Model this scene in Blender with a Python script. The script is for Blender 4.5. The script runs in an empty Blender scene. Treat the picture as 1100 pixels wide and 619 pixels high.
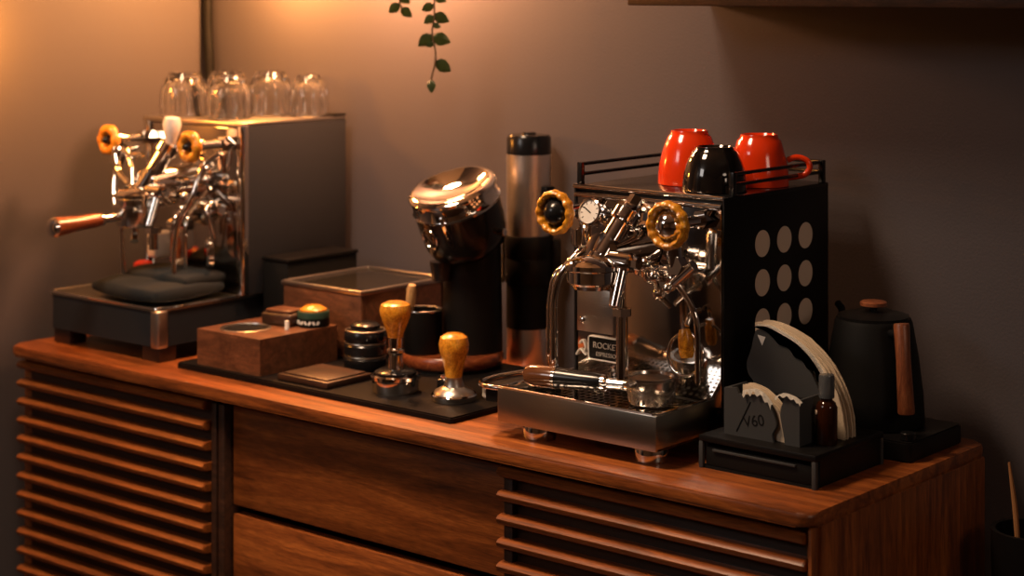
import bpy, bmesh, math, random
from mathutils import Vector, Matrix, noise
random.seed(7)
S = bpy.context.scene
PI = math.pi
R = math.radians

# ------------------------------------------------------------------ camera
cam_d = bpy.data.cameras.new('camera')
cam = bpy.data.objects.new('camera', cam_d)
S.collection.objects.link(cam)
cam.location = (2.708, -1.868, 1.414)
cam.rotation_euler = (R(90), 0, R(40.4))
cam_d.sensor_width = 36
cam_d.lens = 36 * 2000 / 1100
cam_d.shift_y = -(309.5 + 15) / 1100
cam_d.clip_start = 0.05
cam_d.dof.use_dof = True
cam_d.dof.focus_distance = 2.45
cam_d.dof.aperture_fstop = 4.0
S.camera = cam

# ------------------------------------------------------------------ world and light
w = bpy.data.worlds.new('world')
S.world = w
w.use_nodes = True
w.node_tree.nodes['Background'].inputs[0].default_value = (0.62, 0.58, 0.56, 1)
w.node_tree.nodes['Background'].inputs[1].default_value = 0.03


def lamp(kind, name, loc, power, col, size=0.05, target=None, size_y=None, spread=None):
    d = bpy.data.lights.new(name, kind)
    d.energy = power
    d.color = col
    if kind == 'AREA':
        d.size = size
        if size_y:
            d.shape = 'RECTANGLE'
            d.size_y = size_y
        if spread:
            d.spread = R(spread)
    else:
        d.shadow_soft_size = size
    o = bpy.data.objects.new(name, d)
    S.collection.objects.link(o)
    o.location = loc
    if target:
        o.rotation_euler = (Vector(target) - Vector(loc)).to_track_quat('-Z', 'Y').to_euler()
    return o


lamp('POINT', 'warm_bulb_over_counter', (0.17, 0.41, 1.48), 15, (1, 0.38, 0.09), 0.04)
lamp('POINT', 'second_warm_bulb', (0.47, 0.385, 1.535), 25, (1, 0.41, 0.17), 0.045)
lamp('POINT', 'warm_bulb_in_corner', (0.0, -0.07, 1.34), 7.0, (1, 0.33, 0.04), 0.03)
lamp('AREA', 'added_front_light', (0.2, -2.9, 2.5), 15, (1.0, 0.90, 0.84), 1.0, (0.8, 0.2, 0.8), 0.8)  # added soft area light from the front left, gives the chrome contrast
lamp('AREA', 'ceiling_lamp', (0.75, -0.62, 2.45), 10, (1, 0.68, 0.44), 0.4, (0.8, -0.15, 0.8), spread=85)

lamp('AREA', 'added_right_fill', (3.9, -0.6, 1.9), 5, (1, 0.74, 0.55), 0.6, (1.4, 0.2, 0.9))  # added soft fill from the right, lifts the discs and side panel

S.view_settings.view_transform = 'Standard'
S.view_settings.look = 'None'
S.view_settings.gamma = 1
S.view_settings.exposure = 0.1
S.view_settings.use_curve_mapping = False


# ------------------------------------------------------------------ materials
def mat(name, col, rough=0.5, metal=0.0, spec=0.5, coat=0.0, bump=0, bscale=200, trans=0, var=0.0, ior=1.45, vscale=6, aniso=None):
    m = bpy.data.materials.new(name)
    m.use_nodes = True
    nt = m.node_tree
    b = nt.nodes['Principled BSDF']
    b.inputs['Base Color'].default_value = (*col, 1)
    b.inputs['Roughness'].default_value = rough
    b.inputs['Metallic'].default_value = metal
    b.inputs['Specular IOR Level'].default_value = spec
    b.inputs['Coat Weight'].default_value = coat
    b.inputs['Transmission Weight'].default_value = trans
    b.inputs['IOR'].default_value = ior
    tc = nt.nodes.new('ShaderNodeTexCoord')
    if var:
        n = nt.nodes.new('ShaderNodeTexNoise')
        n.inputs['Scale'].default_value = vscale
        n.inputs['Detail'].default_value = 6
        mx = nt.nodes.new('ShaderNodeMix')
        mx.data_type = 'RGBA'
        mx.inputs['A'].default_value = (*[c * (1 - var) for c in col], 1)
        mx.inputs['B'].default_value = (*[min(1, c * (1 + var)) for c in col], 1)
        nt.links.new(tc.outputs['Object'], n.inputs['Vector'])
        nt.links.new(n.outputs['Fac'], mx.inputs['Factor'])
        nt.links.new(mx.outputs['Result'], b.inputs['Base Color'])
    if bump:
        n = nt.nodes.new('ShaderNodeTexNoise')
        n.inputs['Scale'].default_value = bscale
        n.inputs['Detail'].default_value = 3
        if aniso:
            mp = nt.nodes.new('ShaderNodeMapping')
            mp.inputs['Scale'].default_value = aniso
            nt.links.new(tc.outputs['Object'], mp.inputs['Vector'])
            nt.links.new(mp.outputs['Vector'], n.inputs['Vector'])
        else:
            nt.links.new(tc.outputs['Object'], n.inputs['Vector'])
        bp = nt.nodes.new('ShaderNodeBump')
        bp.inputs['Strength'].default_value = bump
        bp.inputs['Distance'].default_value = 0.001
        nt.links.new(n.outputs['Fac'], bp.inputs['Height'])
        nt.links.new(bp.outputs['Normal'], b.inputs['Normal'])
    return m


def wood(name, dark, mid, light, stretch=(1.2, 14, 14), rough=0.38, coat=0.15, scale=3.0, dist=1.2):
    m = bpy.data.materials.new(name)
    m.use_nodes = True
    nt = m.node_tree
    L = nt.links.new
    b = nt.nodes['Principled BSDF']
    b.inputs['Roughness'].default_value = rough
    b.inputs['Coat Weight'].default_value = coat
    b.inputs['Coat Roughness'].default_value = 0.25
    tc = nt.nodes.new('ShaderNodeTexCoord')
    mp = nt.nodes.new('ShaderNodeMapping')
    mp.inputs['Scale'].default_value = stretch
    L(tc.outputs['Object'], mp.inputs['Vector'])
    n1 = nt.nodes.new('ShaderNodeTexNoise')
    n1.inputs['Scale'].default_value = scale
    n1.inputs['Detail'].default_value = 8
    n1.inputs['Roughness'].default_value = 0.6
    n1.inputs['Distortion'].default_value = dist
    L(mp.outputs['Vector'], n1.inputs['Vector'])
    cr = nt.nodes.new('ShaderNodeValToRGB')
    e = cr.color_ramp.elements
    e[0].position = 0.30
    e[0].color = (*dark, 1)
    e[1].position = 0.72
    e[1].color = (*light, 1)
    k = e.new(0.5)
    k.color = (*mid, 1)
    L(n1.outputs['Fac'], cr.inputs['Fac'])
    n2 = nt.nodes.new('ShaderNodeTexNoise')
    n2.inputs['Scale'].default_value = scale * 14
    n2.inputs['Detail'].default_value = 4
    L(mp.outputs['Vector'], n2.inputs['Vector'])
    mr = nt.nodes.new('ShaderNodeMapRange')
    mr.inputs['From Min'].default_value = 0.35
    mr.inputs['From Max'].default_value = 0.62
    mr.inputs['To Min'].default_value = 0.62
    mr.inputs['To Max'].default_value = 1.0
    L(n2.outputs['Fac'], mr.inputs['Value'])
    mx = nt.nodes.new('ShaderNodeMix')
    mx.data_type = 'RGBA'
    mx.blend_type = 'MULTIPLY'
    mx.inputs['Factor'].default_value = 1
    L(cr.outputs['Color'], mx.inputs['A'])
    L(mr.outputs['Result'], mx.inputs['B'])
    L(mx.outputs['Result'], b.inputs['Base Color'])
    bp = nt.nodes.new('ShaderNodeBump')
    bp.inputs['Strength'].default_value = 0.25
    bp.inputs['Distance'].default_value = 0.0006
    L(n2.outputs['Fac'], bp.inputs['Height'])
    L(bp.outputs['Normal'], b.inputs['Normal'])
    return m


M = {}
WD, WM, WL = (0.10, 0.026, 0.006), (0.28, 0.074, 0.015), (0.52, 0.155, 0.031)
M['walnut_x'] = wood('walnut_along_x', WD, WM, WL, (1.1, 14, 14))
M['walnut_z'] = wood('walnut_upright', WD, WM, WL, (14, 14, 1.1))
M['walnut_box'] = wood('walnut_box', (0.07, 0.026, 0.012), (0.15, 0.056, 0.025), (0.23, 0.09, 0.04), (5, 20, 20), rough=0.42)
M['dark_wood'] = wood('dark_wood', (0.018, 0.008, 0.004), (0.042, 0.016, 0.008), (0.075, 0.028, 0.013), (4, 20, 20), rough=0.45)
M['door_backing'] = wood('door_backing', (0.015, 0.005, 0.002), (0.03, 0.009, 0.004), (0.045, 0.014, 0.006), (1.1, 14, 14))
M['red_wood'] = wood('red_handle_wood', (0.12, 0.025, 0.008), (0.26, 0.06, 0.018), (0.38, 0.11, 0.03), (30, 3, 30), rough=0.25, coat=0.6)
M['brown_lacquer'] = mat('brown_lacquer', (0.11, 0.04, 0.015), 0.15, coat=1.0)
M['red_wood_z'] = wood('kettle_wood', (0.16, 0.045, 0.018), (0.30, 0.09, 0.035), (0.42, 0.15, 0.06), (30, 30, 3), rough=0.4)
M['olive_wood'] = wood('golden_burl', (0.40, 0.12, 0.008), (0.80, 0.32, 0.022), (0.95, 0.50, 0.055), (9, 9, 6), rough=0.25, coat=0.6, scale=5, dist=3)
M['pale_wood'] = wood('pale_wood', (0.5, 0.27, 0.1), (0.68, 0.42, 0.18), (0.8, 0.55, 0.28), (30, 30, 4), rough=0.5)
M['chrome'] = mat('chrome', (0.78, 0.75, 0.72), 0.05, 1)
M['soft_chrome'] = mat('satin_chrome', (0.70, 0.66, 0.62), 0.2, 1)
M['panel_chrome'] = mat('polished_steel_panel', (0.62, 0.58, 0.54), 0.09, 1)
M['steel'] = mat('brushed_steel', (0.55, 0.51, 0.47), 0.32, 1, bump=0.25, bscale=30, aniso=(1, 1, 30))
M['steel_up'] = mat('brushed_steel_tube', (0.80, 0.74, 0.70), 0.36, 1, bump=0.15, bscale=40, aniso=(1, 1, 20))
M['tray_steel'] = mat('tray_steel', (0.50, 0.47, 0.41), 0.28, 1, bump=0.1, bscale=60)
M['black'] = mat('black_gloss', (0.008, 0.008, 0.009), 0.22, spec=0.5)
M['black_satin'] = mat('black_satin', (0.006, 0.0055, 0.0055), 0.40, spec=0.25, bump=0.2, bscale=700)
M['black_matte'] = mat('black_matte', (0.006, 0.006, 0.006), 0.6, spec=0.2, bump=0.25, bscale=900)
M['rubber_mat'] = mat('rubber_mat', (0.005, 0.004, 0.004), 0.5, spec=0.15, bump=0.3, bscale=500)
M['grey_plastic'] = mat('charcoal_resin', (0.05, 0.052, 0.054), 0.55, spec=0.25, bump=0.2, bscale=600)
M['grey_panel'] = mat('grey_side_panel', (0.030, 0.032, 0.038), 0.42, bump=0.1, bscale=400)
M['base_grey'] = mat('blue_black_enamel', (0.018, 0.021, 0.026), 0.3)
M['orange'] = mat('orange_red_glaze', (0.78, 0.045, 0.006), 0.14, coat=0.6)
M['black_glaze'] = mat('black_glaze', (0.006, 0.005, 0.005), 0.08, coat=0.8)
M['copper_disc'] = mat('rose_beige_disc', (0.86, 0.68, 0.54), 0.45)
M['paper'] = mat('unbleached_paper', (0.66, 0.54, 0.39), 0.85, bump=0.6, bscale=400, var=0.1, vscale=60)
M['paper_white'] = mat('white_paper', (0.82, 0.80, 0.74), 0.85, bump=0.5, bscale=400)
M['paper_edge'] = mat('paper_edge_brown', (0.35, 0.19, 0.08), 0.85)  # brown tone for paper edges
M['white'] = mat('white_plastic', (0.8, 0.78, 0.75), 0.3)
M['white_print'] = mat('white_print', (0.78, 0.77, 0.74), 0.5)
M['basket_brown'] = mat('dark_bronze_basket', (0.20, 0.14, 0.09), 0.35, 0.6)
M['badge_grey'] = mat('badge_grey', (0.42, 0.40, 0.37), 0.4)
M['glass'] = mat('clear_glass', (1, 1, 1), 0.0, trans=1.0, ior=1.45)
M['smoke_glass'] = mat('smoked_lid_glass', (0.022, 0.019, 0.015), 0.12, spec=0.35)
M['amber'] = mat('amber_glass', (0.045, 0.012, 0.004), 0.06, trans=0.4)
M['cap_glass'] = mat('clear_bottle_cap', (0.14, 0.155, 0.17), 0.12, trans=0.5)
M['cloth'] = mat('charcoal_cloth', (0.013, 0.017, 0.020), 0.95, bump=0.9, bscale=900, var=0.25, vscale=40)
M['green'] = mat('tin_green_band', (0.022, 0.055, 0.038), 0.4)
M['gold'] = mat('brass', (0.75, 0.45, 0.16), 0.22, 1)
M['red_plastic'] = mat('red_plastic', (0.6, 0.04, 0.03), 0.35)
M['leaf'] = mat('leaf_green', (0.045, 0.07, 0.018), 0.45, var=0.3, vscale=50)
M['stem'] = mat('vine_stem', (0.09, 0.06, 0.025), 0.6)
M['straw'] = mat('dried_reed', (0.38, 0.17, 0.06), 0.8)
M['bulb'] = mat('gauge_face', (0.75, 0.74, 0.72), 0.25)
M['terracotta'] = mat('dark_clay', (0.10, 0.05, 0.03), 0.7)
M['wall'] = mat('charcoal_taupe_wall_paint', (0.081, 0.074, 0.084), 0.6, bump=0.25, bscale=260, var=0.06, vscale=2.2)
M['room_paint'] = mat('warm_grey_room_paint', (0.42, 0.37, 0.33), 0.7)
M['reflector_paint'] = mat('beige_reflector_paint', (0.55, 0.44, 0.34), 0.5)  # pale beige of the added reflector panel
M['floor'] = wood('dark_floorboards', (0.03, 0.015, 0.008), (0.06, 0.03, 0.016), (0.09, 0.05, 0.026), (1, 9, 9), rough=0.4)


# ------------------------------------------------------------------ shape helpers (all in world coordinates)
def B():
    return bmesh.new()


def box(bm, x0, x1, y0, y1, z0, z1, bev=0.0, seg=2, rot=None, piv=None):
    r = bmesh.ops.create_cube(bm, size=1)
    vs = r['verts']
    c = Vector(((x0 + x1) / 2, (y0 + y1) / 2, (z0 + z1) / 2))
    for v in vs:
        v.co = Vector((v.co.x * (x1 - x0), v.co.y * (y1 - y0), v.co.z * (z1 - z0))) + c
    if bev:
        es = list({e for v in vs for e in v.link_edges})
        r2 = bmesh.ops.bevel(bm, geom=es, offset=bev, segments=seg, profile=0.5, affect='EDGES')
        vs = list({v for f in r2['faces'] for v in f.verts} | {v for v in vs if v.is_valid})
    if rot is not None:
        bmesh.ops.rotate(bm, verts=vs, cent=piv or c, matrix=rot)
    return vs


def lathe(bm, prof, c, mtx=None, seg=32, lobes=None):
    rings = []
    c = Vector(c)
    for (r, z) in prof:
        ring = []
        if r < 1e-6:
            p = Vector((0, 0, z))
            if mtx:
                p = mtx @ p
            ring = [bm.verts.new(p + c)]
        else:
            for i in range(seg):
                a = 2 * PI * i / seg
                rr = r * (1 + (lobes[1] * math.cos(lobes[0] * a) if lobes else 0))
                p = Vector((rr * math.cos(a), rr * math.sin(a), z))
                if mtx:
                    p = mtx @ p
                ring.append(bm.verts.new(p + c))
        rings.append(ring)
    for a, b in zip(rings, rings[1:]):
        if len(a) == 1 and len(b) == 1:
            continue
        for i in range(seg):
            j = (i + 1) % seg
            if len(a) == 1:
                f = (a[0], b[j], b[i])
            elif len(b) == 1:
                f = (a[i], a[j], b[0])
            else:
                f = (a[i], a[j], b[j], b[i])
            try:
                bm.faces.new(f)
            except ValueError:
                pass


def cyl(bm, r, z0, z1, c, mtx=None, seg=32, bev=0.0):
    if bev:
        p = [(0, z0), (r - bev, z0), (r, z0 + bev), (r, z1 - bev), (r - bev, z1), (0, z1)]
    else:
        p = [(0, z0), (r, z0), (r, z1), (0, z1)]
    lathe(bm, p, c, mtx, seg)


def catmull(pts, n=8):
    P = [Vector(p) for p in pts]
    if len(P) < 3:
        return P
    Q = [P[0] * 2 - P[1]] + P + [P[-1] * 2 - P[-2]]
    out = []
    for i in range(1, len(Q) - 2):
        for k in range(n):
            t = k / n
            a, b, c, d = Q[i - 1], Q[i], Q[i + 1], Q[i + 2]
            out.append(0.5 * ((2 * b) + (c - a) * t + (2 * a - 5 * b + 4 * c - d) * t * t + (3 * b - 3 * c + d - a) * t ** 3))
    out.append(P[-1])
    return out


def tube(bm, pts, r, seg=12, smooth=True, n=8, closed=False):
    P = catmull(pts, n) if smooth else [Vector(p) for p in pts]
    rad = (lambda i: r) if not callable(r) else (lambda i: r(i / (len(P) - 1)))
    up = None
    rings = []
    for i, p in enumerate(P):
        if closed:
            t = (P[(i + 1) % len(P)] - P[i - 1]).normalized()
        else:
            t = (P[min(i + 1, len(P) - 1)] - P[max(i - 1, 0)]).normalized()
        if up is None:
            up = Vector((0, 0, 1)) if abs(t.z) < 0.9 else Vector((1, 0, 0))
        u = (up - t * up.dot(t)).normalized()
        up = u
        v = t.cross(u)
        rings.append([bm.verts.new(p + (u * math.cos(2 * PI * k / seg) + v * math.sin(2 * PI * k / seg)) * rad(i)) for k in range(seg)])
    pr = list(zip(rings, rings[1:]))
    if closed:
        pr.append((rings[-1], rings[0]))
    for a, b in pr:
        for k in range(seg):
            j = (k + 1) % seg
            bm.faces.new((a[k], a[j], b[j], b[k]))
    if not closed:
        bm.faces.new(rings[0][::-1])
        bm.faces.new(rings[-1])


def torus(bm, c, R0, r, mtx=None, seg=40, ms=12, lobes=None, flat=1.0):
    c = Vector(c)
    rings = []
    for i in range(seg):
        a = 2 * PI * i / seg
        rr = r * (1 + (lobes[1] * math.cos(lobes[0] * a) if lobes else 0))
        ring = []
        for k in range(ms):
            b = 2 * PI * k / ms
            p = Vector(((R0 + rr * math.cos(b)) * math.cos(a), (R0 + rr * math.cos(b)) * math.sin(a), rr * math.sin(b) * flat))
            if mtx:
                p = mtx @ p
            ring.append(bm.verts.new(p + c))
        rings.append(ring)
    for i in range(seg):
        a, b = rings[i], rings[(i + 1) % seg]
        for k in range(ms):
            j = (k + 1) % ms
            bm.faces.new((a[k], b[k], b[j], a[j]))


def prism(bm, poly, fn, d0, d1):
    """poly 2D outline; fn(a, b, d) -> world point; extruded from d0 to d1"""
    lo = [bm.verts.new(fn(a, b, d0)) for a, b in poly]
    hi = [bm.verts.new(fn(a, b, d1)) for a, b in poly]
    n = len(poly)
    bm.faces.new(lo[::-1])
    bm.faces.new(hi)
    for i in range(n):
        j = (i + 1) % n
        bm.faces.new((lo[i], lo[j], hi[j], hi[i]))


XZ = lambda a, b, d: Vector((a, d, b))
YZ = lambda a, b, d: Vector((d, a, b))
XY = lambda a, b, d: Vector((a, b, d))


def rrect(x0, x1, y0, y1, r, n=6):
    pts = []
    for cx, cy, a0 in ((x1 - r, y1 - r, 0), (x0 + r, y1 - r, 90), (x0 + r, y0 + r, 180), (x1 - r, y0 + r, 270)):
        for k in range(n + 1):
            a = R(a0 + 90 * k / n)
            pts.append((cx + r * math.cos(a), cy + r * math.sin(a)))
    return pts


RX = lambda d: Matrix.Rotation(R(d), 3, 'X')
RY = lambda d: Matrix.Rotation(R(d), 3, 'Y')
RZ = lambda d: Matrix.Rotation(R(d), 3, 'Z')
FRONT = RX(90)          # local +Z -> world -Y


def obj(name, bm, m, parent=None, label=None, ang=38, kind=None, flat=False):
    root = parent
    while root is not None and root.parent is not None:
        root = root.parent
    off = root.location.copy() if root is not None else Vector((0, 0, 0))
    bmesh.ops.recalc_face_normals(bm, faces=bm.faces)
    if root is not None:
        bmesh.ops.translate(bm, verts=bm.verts, vec=-off)
    me = bpy.data.meshes.new(name)
    bm.to_mesh(me)
    bm.free()
    me.materials.append(M[m] if isinstance(m, str) else m)
    if not flat:
        for p in me.polygons:
            p.use_smooth = True
        me.set_sharp_from_angle(angle=R(ang))
    o = bpy.data.objects.new(name, me)
    S.collection.objects.link(o)
    if parent is not None:
        o.parent = parent
    if label:
        o['label'] = label
    if kind:
        o['kind'] = kind
    return o


def thing(name, label, cat, loc, group=None):
    o = bpy.data.objects.new(name, None)
    o.empty_display_size = 0.02
    S.collection.objects.link(o)
    o.location = loc
    o['label'] = label
    o['category'] = cat
    if group:
        o['group'] = group
    return o


def copy_tree(o, loc=None, label=None, parent=None):
    c = o.copy()
    S.collection.objects.link(c)
    c.parent = parent
    if loc is not None:
        c.location = loc
    if label:
        c['label'] = label
    for ch in list(o.children):
        copy_tree(ch, parent=c)
    return c


def text(s, size, m, parent, name, loc, mtx4, depth=0.0006, label=None):
    cu = bpy.data.curves.new('lettering', 'FONT')
    cu.body = s
    cu.size = size
    cu.extrude = depth
    cu.align_x = 'CENTER'
    cu.align_y = 'CENTER'
    to = bpy.data.objects.new('lettering_curve', cu)
    S.collection.objects.link(to)
    dg = bpy.context.evaluated_depsgraph_get()
    me = bpy.data.meshes.new_from_object(to.evaluated_get(dg))
    bm = B()
    bm.from_mesh(me)
    bpy.data.objects.remove(to)
    bmesh.ops.transform(bm, matrix=Matrix.Translation(loc) @ mtx4, verts=bm.verts)
    return obj(name, bm, m, parent, label, flat=True)


F4 = Matrix.Rotation(R(90), 4, 'X')     # text facing -Y

# ------------------------------------------------------------------ room shell
bm = B(); box(bm, -0.16, 6.0, 0.50, 0.56, 0, 2.7); obj('wall_back', bm, 'wall', kind='structure')
bm = B(); box(bm, -0.14, -0.080, -4.5, 0.50, 0, 2.7); obj('wall_left', bm, 'wall', kind='structure')
bm = B(); box(bm, -0.079, -0.055, -2.1, -1.05, 0.0, 2.05, 0.003); box(bm, -0.056, -0.045, -2.0, -1.15, 0.12, 0.95, 0.004); box(bm, -0.056, -0.045, -2.0, -1.15, 1.07, 1.93, 0.004); obj('pale_reflector', bm, 'reflector_paint', kind='structure')  # unseen door-shaped panel, added as something pale for the chrome to reflect
bm = B(); box(bm, -0.16, 6.0, -4.5, 0.56, -0.05, 0); obj('floor', bm, 'floor', kind='structure')
bm = B(); box(bm, -0.10, 6.0, 0.488, 0.50, 0, 0.09, 0.003); obj('baseboard_back', bm, 'black_matte', kind='structure')
bm = B(); box(bm, -0.08, -0.068, -4.5, 0.488, 0, 0.09, 0.003); obj('baseboard_left', bm, 'black_matte', kind='structure')

bm = B(); box(bm, -0.14, 6.0, -4.56, -4.5, 0, 2.7); obj('wall_front', bm, 'room_paint', kind='structure')
bm = B(); box(bm, 5.0, 5.06, -4.5, 0.50, 0, 2.7); obj('wall_right', bm, 'room_paint', kind='structure')
bm = B(); box(bm, -0.14, 5.06, -4.56, 0.56, 2.7, 2.76); obj('ceiling', bm, 'room_paint', kind='structure')

# dark cable hanging in the corner
t = thing('wall_cable', 'thick dark cable running down the wall corner behind the clear glasses', 'cable', (-0.063, 0.482, 0.0))
bm = B(); tube(bm, [(-0.066, 0.484, 2.6), (-0.067, 0.484, 1.9), (-0.066, 0.484, 1.55), (-0.064, 0.484, 1.35), (-0.056, 0.482, 1.24), (-0.062, 0.483, 1.0), (-0.064, 0.483, 0.3), (-0.063, 0.482, 0.0)], 0.0095)
obj('cable', bm, 'black_matte', t)
for z in (1.9, 1.0):
    bm = B(); box(bm, -0.0795, -0.05, 0.470, 0.4995, z - 0.005, z + 0.005, 0.002); obj('cable_clip', bm, 'black_matte', t)

# floating shelf at the top right
t = thing('wall_shelf', 'dark floating shelf on the back wall above the right coffee machine', 'shelf', (1.6, 0.5, 1.386))
bm = B(); box(bm, 1.09, 2.5, 0.29, 0.4995, 1.386, 1.42, 0.002); obj('board', bm, 'dark_wood', t)
for x in (1.2, 1.8, 2.4):
    bm = B(); box(bm, x - 0.012, x + 0.012, 0.34, 0.4995, 1.42, 1.43, 0.002); box(bm, x - 0.012, x + 0.012, 0.489, 0.4995, 1.42, 1.52, 0.002)
    obj('bracket', bm, 'black_matte', t)

# trailing plant
t = thing('trailing_plant', 'trailing green vine hanging down in front of the wall, above the grinder', 'plant', (0.62, 0.40, 2.02))
bm = B(); lathe(bm, [(0, 2.02), (0.055, 2.02), (0.075, 2.14), (0.08, 2.15), (0.07, 2.15), (0.066, 2.13), (0, 2.13)], (0.62, 0.40, 0)); obj('pot', bm, 'terracotta', t)
bm = B(); box(bm, 0.54, 0.70, 0.31, 0.4995, 2.0, 2.02, 0.002); obj('pot_ledge', bm, 'dark_wood', t)
v1 = catmull([(0.62, 0.36, 2.13), (0.63, 0.32, 2.16), (0.645, 0.31, 2.08), (0.65, 0.33, 1.8), (0.648, 0.345, 1.5), (0.655, 0.35, 1.38), (0.65, 0.35, 1.34), (0.656, 0.352, 1.30), (0.648, 0.35, 1.262)], 6)
v2 = catmull([(0.60, 0.37, 2.13), (0.58, 0.32, 2.15), (0.57, 0.32, 2.05), (0.565, 0.35, 1.7), (0.572, 0.36, 1.5), (0.567, 0.36, 1.40), (0.572, 0.36, 1.376)], 6)
for v in (v1, v2):
    bm = B(); tube(bm, v, 0.0016, 6, smooth=False); obj('vine', bm, 'stem', t)


def leaf(p, ang, size, tilt, yaw):
    bm = B()
    L_, W_ = size, size * 0.36
    rows = [(0, 0.02), (0.2, 0.75), (0.45, 1.0), (0.7, 0.72), (0.9, 0.3), (1.0, 0.02)]
    grid = []
    for a, b in rows:
        z = -0.12 * L_ * a * a
        grid.append([bm.verts.new((W_ * b * s, L_ * a, z + 0.12 * W_ * abs(s))) for s in (-1, 0, 1)])
    for r0, r1 in zip(grid, grid[1:]):
        for k in range(2):
            bm.faces.new((r0[k], r0[k + 1], r1[k + 1], r1[k]))
    g = bmesh.ops.solidify(bm, geom=bm.faces[:], thickness=0.0005)
    m4 = Matrix.Translation(p) @ Matrix.Rotation(R(yaw), 4, 'Z') @ Matrix.Rotation(R(ang), 4, 'Y') @ Matrix.Rotation(R(tilt), 4, 'X')
    bmesh.ops.transform(bm, matrix=m4, verts=bm.verts)
    obj('leaf', bm, 'leaf', t, ang=80)


#  p, swing left/right, size
for z, sgn, sz in ((1.262, 0, 0.022), (1.292, -1, 0.031), (1.322, 1, 0.014), (1.332, -1, 0.032), (1.335, 1, 0.030), (1.352, -1, 0.015), (1.368, -1, 0.028), (1.366, 1, 0.022),
                   (1.384, 1, 0.022), (1.40, -1, 0.024), (1.43, 1, 0.026), (1.46, -1, 0.026), (1.5, 1, 0.026), (1.55, -1, 0.026), (1.6, 1, 0.026), (1.66, -1, 0.026), (1.72, 1, 0.026), (1.8, -1, 0.026), (1.9, 1, 0.026)):
    p = min(v1, key=lambda q: abs(q.z - z) + (0 if q.z < 2.05 else 9))
    a = {0: 0, -1: -62, 1: 62}[sgn] + random.uniform(-12, 12)
    leaf((p.x, p.y - 0.001, z), a, sz, -90 if sgn == 0 else -75, 38 + random.uniform(-15, 15)) if sgn == 0 else leaf((p.x, p.y - 0.001, z), a, sz, -80, 38 + random.uniform(-15, 15))
for z, sgn in ((1.378, -1), (1.385, 1), (1.40, -1), (1.43, 1), (1.48, -1), (1.55, 1), (1.62, -1), (1.7, 1), (1.8, -1)):
    p = min(v2, key=lambda q: abs(q.z - z) + (0 if q.z < 2.0 else 9))
    leaf((p.x, p.y - 0.001, z), sgn * 50, 0.024, -80, 38)

# ------------------------------------------------------------------ sideboard
ZT = 0.8
t = thing('sideboard', 'long walnut sideboard with slatted doors and plain drawers carrying all the coffee gear', 'sideboard', (0.79, 0.23, 0.0))
bm = B()
prism(bm, rrect(-0.014, 1.572, 0.0, 0.455, 0.020), XY, ZT - 0.018, ZT)
es = [e for e in bm.edges if abs(e.verts[0].co.z - e.verts[1].co.z) < 1e-6]
bmesh.ops.bevel(bm, geom=es, offset=0.006, segments=3, profile=0.5, affect='EDGES')
obj('top_board', bm, 'walnut_x', t)
bm = B(); box(bm, -0.006, 1.566, 0.035, 0.45, ZT - 0.030, ZT - 0.018); obj('top_rail', bm, 'walnut_x', t)
bm = B(); box(bm, 1.548, 1.570, 0.030, 0.453, 0.20, ZT - 0.018, 0.004); obj('side_panel', bm, 'walnut_z', t)
bm = B(); box(bm, -0.012, 0.010, 0.030, 0.453, 0.20, ZT - 0.018, 0.004); obj('side_panel', bm, 'walnut_z', t)
bm = B(); box(bm, 0.008, 1.55, 0.44, 0.452, 0.20, ZT - 0.03); obj('back_panel', bm, 'dark_wood', t)
bm = B(); box(bm, 0.008, 1.55, 0.04, 0.44, 0.20, 0.222); obj('bottom_board', bm, 'walnut_x', t)
for a, b in ((0.489, 0.500), (0.506, 0.519), (1.085, 1.10)):
    bm = B(); box(bm, a, b, 0.022, 0.43, 0.222, ZT - 0.03, 0.001); obj('stile', bm, 'dark_wood', t)
bm = B(); box(bm, 0.498, 0.508, 0.028, 0.43, 0.222, ZT - 0.03); obj('stile', bm, 'black_matte', t)
bm = B(); box(bm, 1.5605, 1.5655, 0.014, 0.032, 0.21, ZT - 0.020, 0.001); obj('corner_bead', bm, 'walnut_z', t)
# slatted doors
for (xa, xb) in ((-0.004, 0.484), (1.082, 1.557)):
    bm = B(); box(bm, xa + 0.004, xb - 0.006, 0.0315, 0.050, 0.226, ZT - 0.032, 0.001); d = obj('door', bm, 'door_backing', t)
    bm = B()
    z1 = ZT - 0.0275
    pr = [(0.033, z1 - 0.0005), (0.018, z1), (0.012, z1 - 0.0015), (0.0085, z1 - 0.005), (0.009, z1 - 0.009), (0.014, z1 - 0.0135), (0.033, z1 - 0.0155)]
    prism(bm, pr, lambda a, b, dd: Vector((dd, a, b)), xa, xb)
    bmesh.ops.bevel(bm, geom=[e for e in bm.edges if abs(e.verts[0].co.x - e.verts[1].co.x) < 1e-5], offset=0.0012, segments=2, affect='EDGES')
    s0 = obj('slat', bm, 'walnut_x', d, ang=50)
    for k in range(1, 17):
        s = s0.copy(); S.collection.objects.link(s); s.parent = d
        s.location.z = -0.0318 * k
# drawers
for (za, zb) in ((0.616, 0.768), (0.448, 0.602), (0.230, 0.434)):
    bm = B(); box(bm, 0.524, 1.079, 0.036, 0.056, za, zb, 0.0018); dr = obj('drawer', bm, 'walnut_x', t)
    bm = B(); box(bm, 0.54, 1.065, 0.056, 0.40, za + 0.02, zb - 0.03); obj('drawer_box', bm, 'dark_wood', dr)
for x in (0.12, 1.46):
    for y in (0.08, 0.39):
        bm = B(); lathe(bm, [(0, 0), (0.012, 0), (0.02, 0.20), (0, 0.20)], (x, y, 0), seg=20); obj('leg', bm, 'walnut_z', t)

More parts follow.
